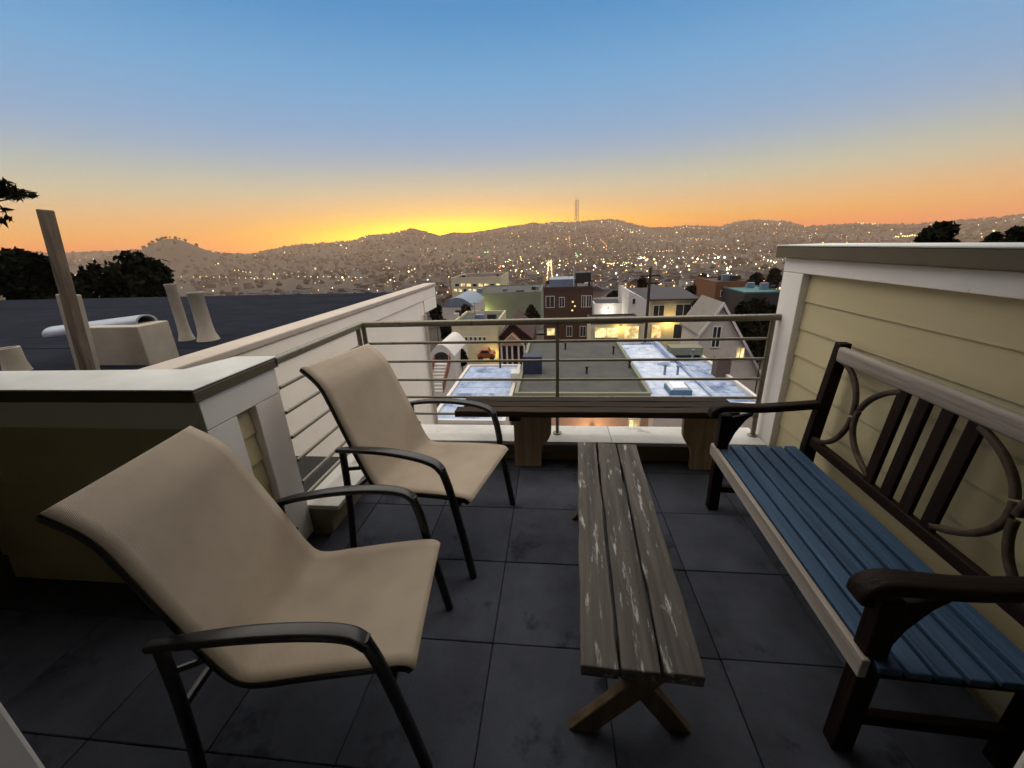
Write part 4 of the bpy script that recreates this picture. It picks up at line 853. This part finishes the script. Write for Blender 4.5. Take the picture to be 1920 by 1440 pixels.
used = []
rg = random.Random(11); count = 0
def clear(u, v, s):
    for a, b_, c_ in used:
        if (a - u) ** 2 + (b_ - v) ** 2 < (s + c_) ** 2: return False
    return True
for v0 in (112, 128, 146, 166, 188, 212, 238, 268, 300, 336, 376, 420, 470):
    w0 = 10.5; us = np.arange(-v0 * 1.35, v0 * .86, w0 + 4)
    for u in us:
        u = float(u + rg.uniform(-2, 2)); v = v0 + rg.uniform(-3, 3)
        if abs(u + .012 * v) < 12 or rg.random() < .40 or count >= 270: continue
        if u < -.62 * v and v < 200: continue
        if 100 < v < 128 and -.27 * v < u < .02 * v: continue
        if 140 < v < 182 and -.27 * v < u < -.12 * v: continue
        w_ = rg.uniform(7, 10.5); d_ = rg.uniform(9, 13); h_ = rg.choice([4, 6, 6.5, 7, 9])
        k = rg.choice([0, 0, 1, 1, 2, 2, 3, 4]); b = MB(); gable = rg.random() < .45
        city_house(b, (0, 0, 0), w_, d_, h_, 0, gable, rg)
        o = b.build('city_house', [CITY_W[k], M_darkroof, GL_D, WIN_L, WIN_W]); o.location = (u, v, gz(u, v)); o.rotation_euler = (0, 0, rg.uniform(-.12, .12)); count += 1
        tag(o, '%s %s house in the packed city beyond the railing' % (CITY_N[k], 'gabled' if gable else 'flat-roofed'), 'house', '%s %s houses of the city below' % (CITY_N[k], 'gabled' if gable else 'flat-roofed'))
# beyond: houses nobody could count
far = MB(); rg = random.Random(5)
GA = .27; ca_, sa_ = cos(GA), sin(GA)
for jj in range(-110, 130):
    for ii in range(-330, 330):
        x_, y_ = ii * 13.5, jj * 46 + (10 if ii % 2 else -10)
        u, v = x_ * ca_ - y_ * sa_, x_ * sa_ + y_ * ca_
        if v < 300: continue
        r = sqrt(u * u + v * v)
        if r < 480 or r > 4250: continue
        a = atan2(u, v)
        if a < -1.12 or a > .92: continue
        patch = sin(u * .0061 + 1.3) + sin(v * .0047 + .4) + sin((u + v) * .0031)
        dens = (.10 if a < -.45 else .17 if a < -.2 else .24) * (1.9 if patch > .5 else 1.0 if patch > -.8 else .25) * (1.6 if r < 1500 else 1.0) * (.35 if r > 3700 else 1.0)
        if rg.random() > dens: continue
        if abs(u + .012 * v) < 14 and v < 1500: continue
        z = gz(u, v); w_ = rg.uniform(7, 12.5); d_ = rg.uniform(9, 14); h_ = rg.choice([5, 6, 7, 8.5, 10]); k = rg.choice([0, 0, 1, 1, 2, 3, 4, 4])
        X = Matrix.Translation((u, v, z)) @ Matrix.Rotation(GA + rg.uniform(-.05, .05), 4, 'Z')
        far.box((-w_ / 2, -d_ / 2, -4), (w_ / 2, d_ / 2, h_), k, X); far.box((-w_ / 2 + .2, -d_ / 2 + .2, h_ + .01), (w_ / 2 - .2, d_ / 2 - .2, h_ + .8), 5, X)
FAR_W = [mat('far_wall_%d' % k_, c_, .95, var=.1, vscale=.05, bump=0) for k_, c_ in enumerate(((.17, .14, .105), (.12, .105, .10), (.125, .095, .07), (.21, .185, .16), (.06, .045, .036)))]
tag(far.build('distant_houses', FAR_W + [M_darkroof]), 'countless far houses covering the valley and hillsides', 'houses', kind='stuff')
# dark tree masses of the hills
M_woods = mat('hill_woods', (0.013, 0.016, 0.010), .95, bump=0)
wd = MB(); rg = random.Random(9)
def blob(u, v, z, s):
    n0 = len(wd.v); pts_ = [(0, 0, 1.25), (0, 0, -.6)]
    ring = [(cos(k * pi / 3) * rg.uniform(.7, 1.1), sin(k * pi / 3) * rg.uniform(.7, 1.1), rg.uniform(.2, .7)) for k in range(6)]
    wd.v += [(u + p_[0] * s, v + p_[1] * s, z + p_[2] * s) for p_ in pts_ + ring]
    for k in range(6):
        wd.f += [(n0, n0 + 2 + k, n0 + 2 + (k + 1) % 6), (n0 + 1, n0 + 2 + (k + 1) % 6, n0 + 2 + k)]; wd.m += [0, 0]
for _ in range(2200):
    a = rg.uniform(-1.12, .92); r = 300 + 4150 * rg.random() ** .6; u, v = r * sin(a), r * cos(a)
    if abs(u + .012 * v) < 14 and v < 1500: continue
    blob(u, v, gz(u, v), rg.uniform(3.5, 8) * (1 + r / 6000))
for _ in range(900):      # a ragged tree line along the crest
    a = rg.uniform(-.5, .85); RR = 4500 + 250 * sin(a * 5)
    if rg.random() < .5: a = rg.uniform(-.34, -.05); RR = 4500 + 250 * sin(a * 5)
    r = RR + rg.uniform(-120, 10); u, v = r * sin(a), r * cos(a); blob(u, v, gz(u, v) - 2, rg.uniform(4, 11))
for k in range(16):       # lone trees on the rounded hill
    a = HILL_AZ + rg.uniform(-.045, .035); r = 2400; u, v = r * sin(a), r * cos(a); blob(u, v, gz(u, v) + 4, rg.uniform(5, 9))
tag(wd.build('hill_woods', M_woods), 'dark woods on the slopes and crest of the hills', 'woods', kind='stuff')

# ------------------------------------------------------------------ three-legged radio tower on the crest
tb_ = P(1081, 417, 4440); tw = thing('radio_tower', 'tall lattice radio tower standing on the crest of the hill', 'tower', (tb_.x, tb_.y, tb_.z - 14))
M_tower = mat('tower_steel', (.22, .12, .09), .7, bump=0)
ht = P(1081, 366, 4440).z - tb_.z + 14
def leg_at(k, f):
    rad = 27 * (1 - f) + 11 * f if f < .55 else 18.2 + (f - .55) * 8
    a = 2 * pi * k / 3 + .35; return Vector((cos(a) * rad, sin(a) * rad, ht * .82 * f))
for k in range(3):
    MB().tube([leg_at(k, f / 8) for f in range(9)], 5.0, 5.0, n=6, up=(0, 1, 0)).build('leg', M_tower, tw)
    MB().tube([leg_at(k, 1), leg_at(k, 1) + Vector((0, 0, ht * .18))], [3.2, 1.6], n=5, up=(0, 1, 0)).build('antenna_mast', M_tower, tw)
for f in (.18, .38, .58, .80, .99):
    b = MB()
    for k in range(3): b.tube([leg_at(k, f), leg_at((k + 1) % 3, f)], 5, 5, n=4)
    b.build('cross_frame', M_tower, tw)
for f0, f1 in ((.18, .38), (.38, .58), (.58, .80), (.80, .99)):
    b = MB()
    for k in range(3): b.tube([leg_at(k, f0), leg_at((k + 1) % 3, f1)], 1.6, 1.6, n=4); b.tube([leg_at((k + 1) % 3, f0), leg_at(k, f1)], 1.6, 1.6, n=4)
    b.build('lattice', M_tower, tw)
for x, yt in ((1060, 408), (1066, 410)):
    q = P(x, 418, 4430); h_ = P(x, yt - 3, 4430).z - q.z
    m_ = tag(MB().tube([(0, 0, -8), (0, 0, h_)], [4, 2.2], n=5, up=(0, 1, 0)).build('mast', M_tower, loc=q), 'thin mast on the crest left of the radio tower, %s of the two' % ('left' if x == 1060 else 'right'), 'mast', 'small masts on the crest')

# ------------------------------------------------------------------ city lights: lamps and windows too far and too many to count
LC = [lamp_mat('lamp_warm', (1.0, .70, .34), 4), lamp_mat('lamp_white', (1.0, .92, .74), 4.5), lamp_mat('lamp_amber', (1.0, .40, .07), 2.4), lamp_mat('lamp_yellow', (1.0, .80, .25), 5), lamp_mat('lamp_green', (.12, 1.0, .35), 3.0), lamp_mat('lamp_red', (1.0, .10, .06), 3.0)]
lt_ = MB(); rg = random.Random(3)
def dot(u, v, z, s, mi):
    lt_.add([(u - s, v, z), (u + s, v, z), (u, v - s, z), (u, v + s, z), (u, v, z - s), (u, v, z + s)], [(0, 2, 5), (2, 1, 5), (1, 3, 5), (3, 0, 5), (2, 0, 4), (1, 2, 4), (3, 1, 4), (0, 3, 4)], mi)
for _ in range(150):
    a = rg.uniform(-1.0, .88); r = 350 + 3300 * rg.random() ** 1.1
    if rg.random() > (.3 if a < -.42 else .5 if a < -.16 else 1.0): continue
    u, v = r * sin(a), r * cos(a); along = rg.random() < .5; ln = rg.uniform(120, 420) * (1 + r / 3000); mi = rg.choices([0, 2, 3, 1], [4, 4, 1, 2])[0]; k_ = int(ln / (26 + r * .008)); ang = rg.choice([.0004, .0005, .0006, .0008])
    for q in range(k_):
        d_ = (q / max(1, k_) - .5) * ln; uu, vv = (u + d_ * ca_, v + d_ * sa_) if along else (u - d_ * sa_, v + d_ * ca_)
        if rg.random() < .8: dot(uu, vv, gz(uu, vv) + 7 + r * .001, r * ang * rg.uniform(.7, 1.2), mi)
for _ in range(2300):
    a = rg.uniform(-1.10, .90); r = 200 + 3960 * rg.random() ** 1.35
    dens = .20 if a < -.42 else .36 if a < -.16 else 1.0
    if rg.random() > dens: continue
    if r > 2000 and rg.random() < .35 + .5 * (r - 2000) / 2100: continue
    u, v = r * sin(a), r * cos(a); z = gz(u, v) + rg.uniform(4, 9) + r * .0012
    ang = rg.choice([.0004, .0005, .0006, .0007, .0009, .0012, .0017]) * (1.45 if r < 1400 else .85); dot(u, v, z, r * ang, rg.choices([0, 1, 2, 3], [5, 3, 3, 1.4] if r < 1600 else [5, 1, 5, 1.4])[0])
for v in np.linspace(520, 1480, 60):       # the avenue
    v = float(v)
    for s_ in (-4, 4): dot(-.012 * v + s_ + rg.uniform(-.8, .8), v + rg.uniform(-4, 4), gz(-.012 * v, v) + 6, v * rg.choice([.0008, .0010, .0012]), rg.choice([2, 2, 2, 3]))
def on_ground(x, y):                       # the place on the slope seen in that direction
    d = pray(x, y); h = sqrt(d.x ** 2 + d.y ** 2)
    for r in np.arange(250, 4600, 10):
        u, v = d.x / h * r, d.y / h * r
        if CAM_Z + d.z / h * r <= gz(u, v) + 6: return u, v, gz(u, v) + 8, r
    return None
def lamp_line(x0, y0, x1, y1, n, mi, ang):
    for k in range(n):
        t_ = k / max(1, n - 1); h = on_ground(x0 + (x1 - x0) * t_ + rg.uniform(-1, 1), y0 + (y1 - y0) * t_ + rg.uniform(-1, 1))
        if h: dot(h[0], h[1], h[2], h[3] * ang, mi)
for args in ((1067, 444, 1069, 464, 8, 2, .0010), (1098, 442, 1102, 462, 6, 3, .0008), (1124, 447, 1138, 463, 9, 2, .0011), (1142, 446, 1158, 443, 6, 2, .0009), (1108, 464, 1116, 470, 4, 2, .0010), (975, 482, 978, 492, 4, 3, .0012), (948, 493, 958, 489, 3, 3, .0012),
             (1140, 496, 1178, 494, 14, 3, .0012), (1150, 499, 1172, 499, 6, 1, .0012), (1340, 512, 1368, 508, 10, 1, .0013), (1440, 490, 1456, 494, 4, 1, .0012), (1210, 475, 1260, 470, 10, 0, .0009), (1290, 447, 1330, 450, 9, 0, .0008), (1610, 418, 1640, 420, 8, 3, .0009), (1680, 445, 1715, 442, 9, 3, .0012), (560, 520, 690, 522, 12, 1, .0009), (340, 520, 520, 524, 16, 0, .0009), (440, 508, 470, 512, 5, 0, .001)): lamp_line(*args)
for x, y, mi in ((1080, 480, 4), (910, 474, 4), (899, 483, 5), (938, 500, 5), (936, 504, 5)): lamp_line(x, y, x, y, 1, mi, .0022)
for x, y in ((20, 505), (10, 520), (5, 512), (10, 538), (155, 525), (142, 516), (162, 557)):
    h = P(x, y, 60); dot(h.x, h.y, h.z, 60 * .0018, 1)
tag(lt_.build('city_lights', LC), 'countless street lamps and windows glowing across the city', 'lights', kind='stuff')

# ------------------------------------------------------------------ evening haze
hz = MB().box((-5300, -5300, -130), (5300, 5300, HAZE_TOP)).build('haze', [])
hm = bpy.data.materials.new('haze_air'); hm.use_nodes = True; t = hm.node_tree; t.nodes.clear()
pv = N(t, 'ShaderNodeVolumePrincipled'); pv.inputs['Color'].default_value = (1.0, .69, .46, 1); pv.inputs['Density'].default_value = HAZE_D; pv.inputs['Anisotropy'].default_value = .05
mo = N(t, 'ShaderNodeOutputMaterial'); t.links.new(pv.outputs[0], mo.inputs['Volume']); hz.data.materials.append(hm); hm.cycles.homogeneous_volume = True
hz.display_type = 'WIRE'; tag(hz, 'thin warm evening haze lying over the valley', 'haze', kind='stuff')
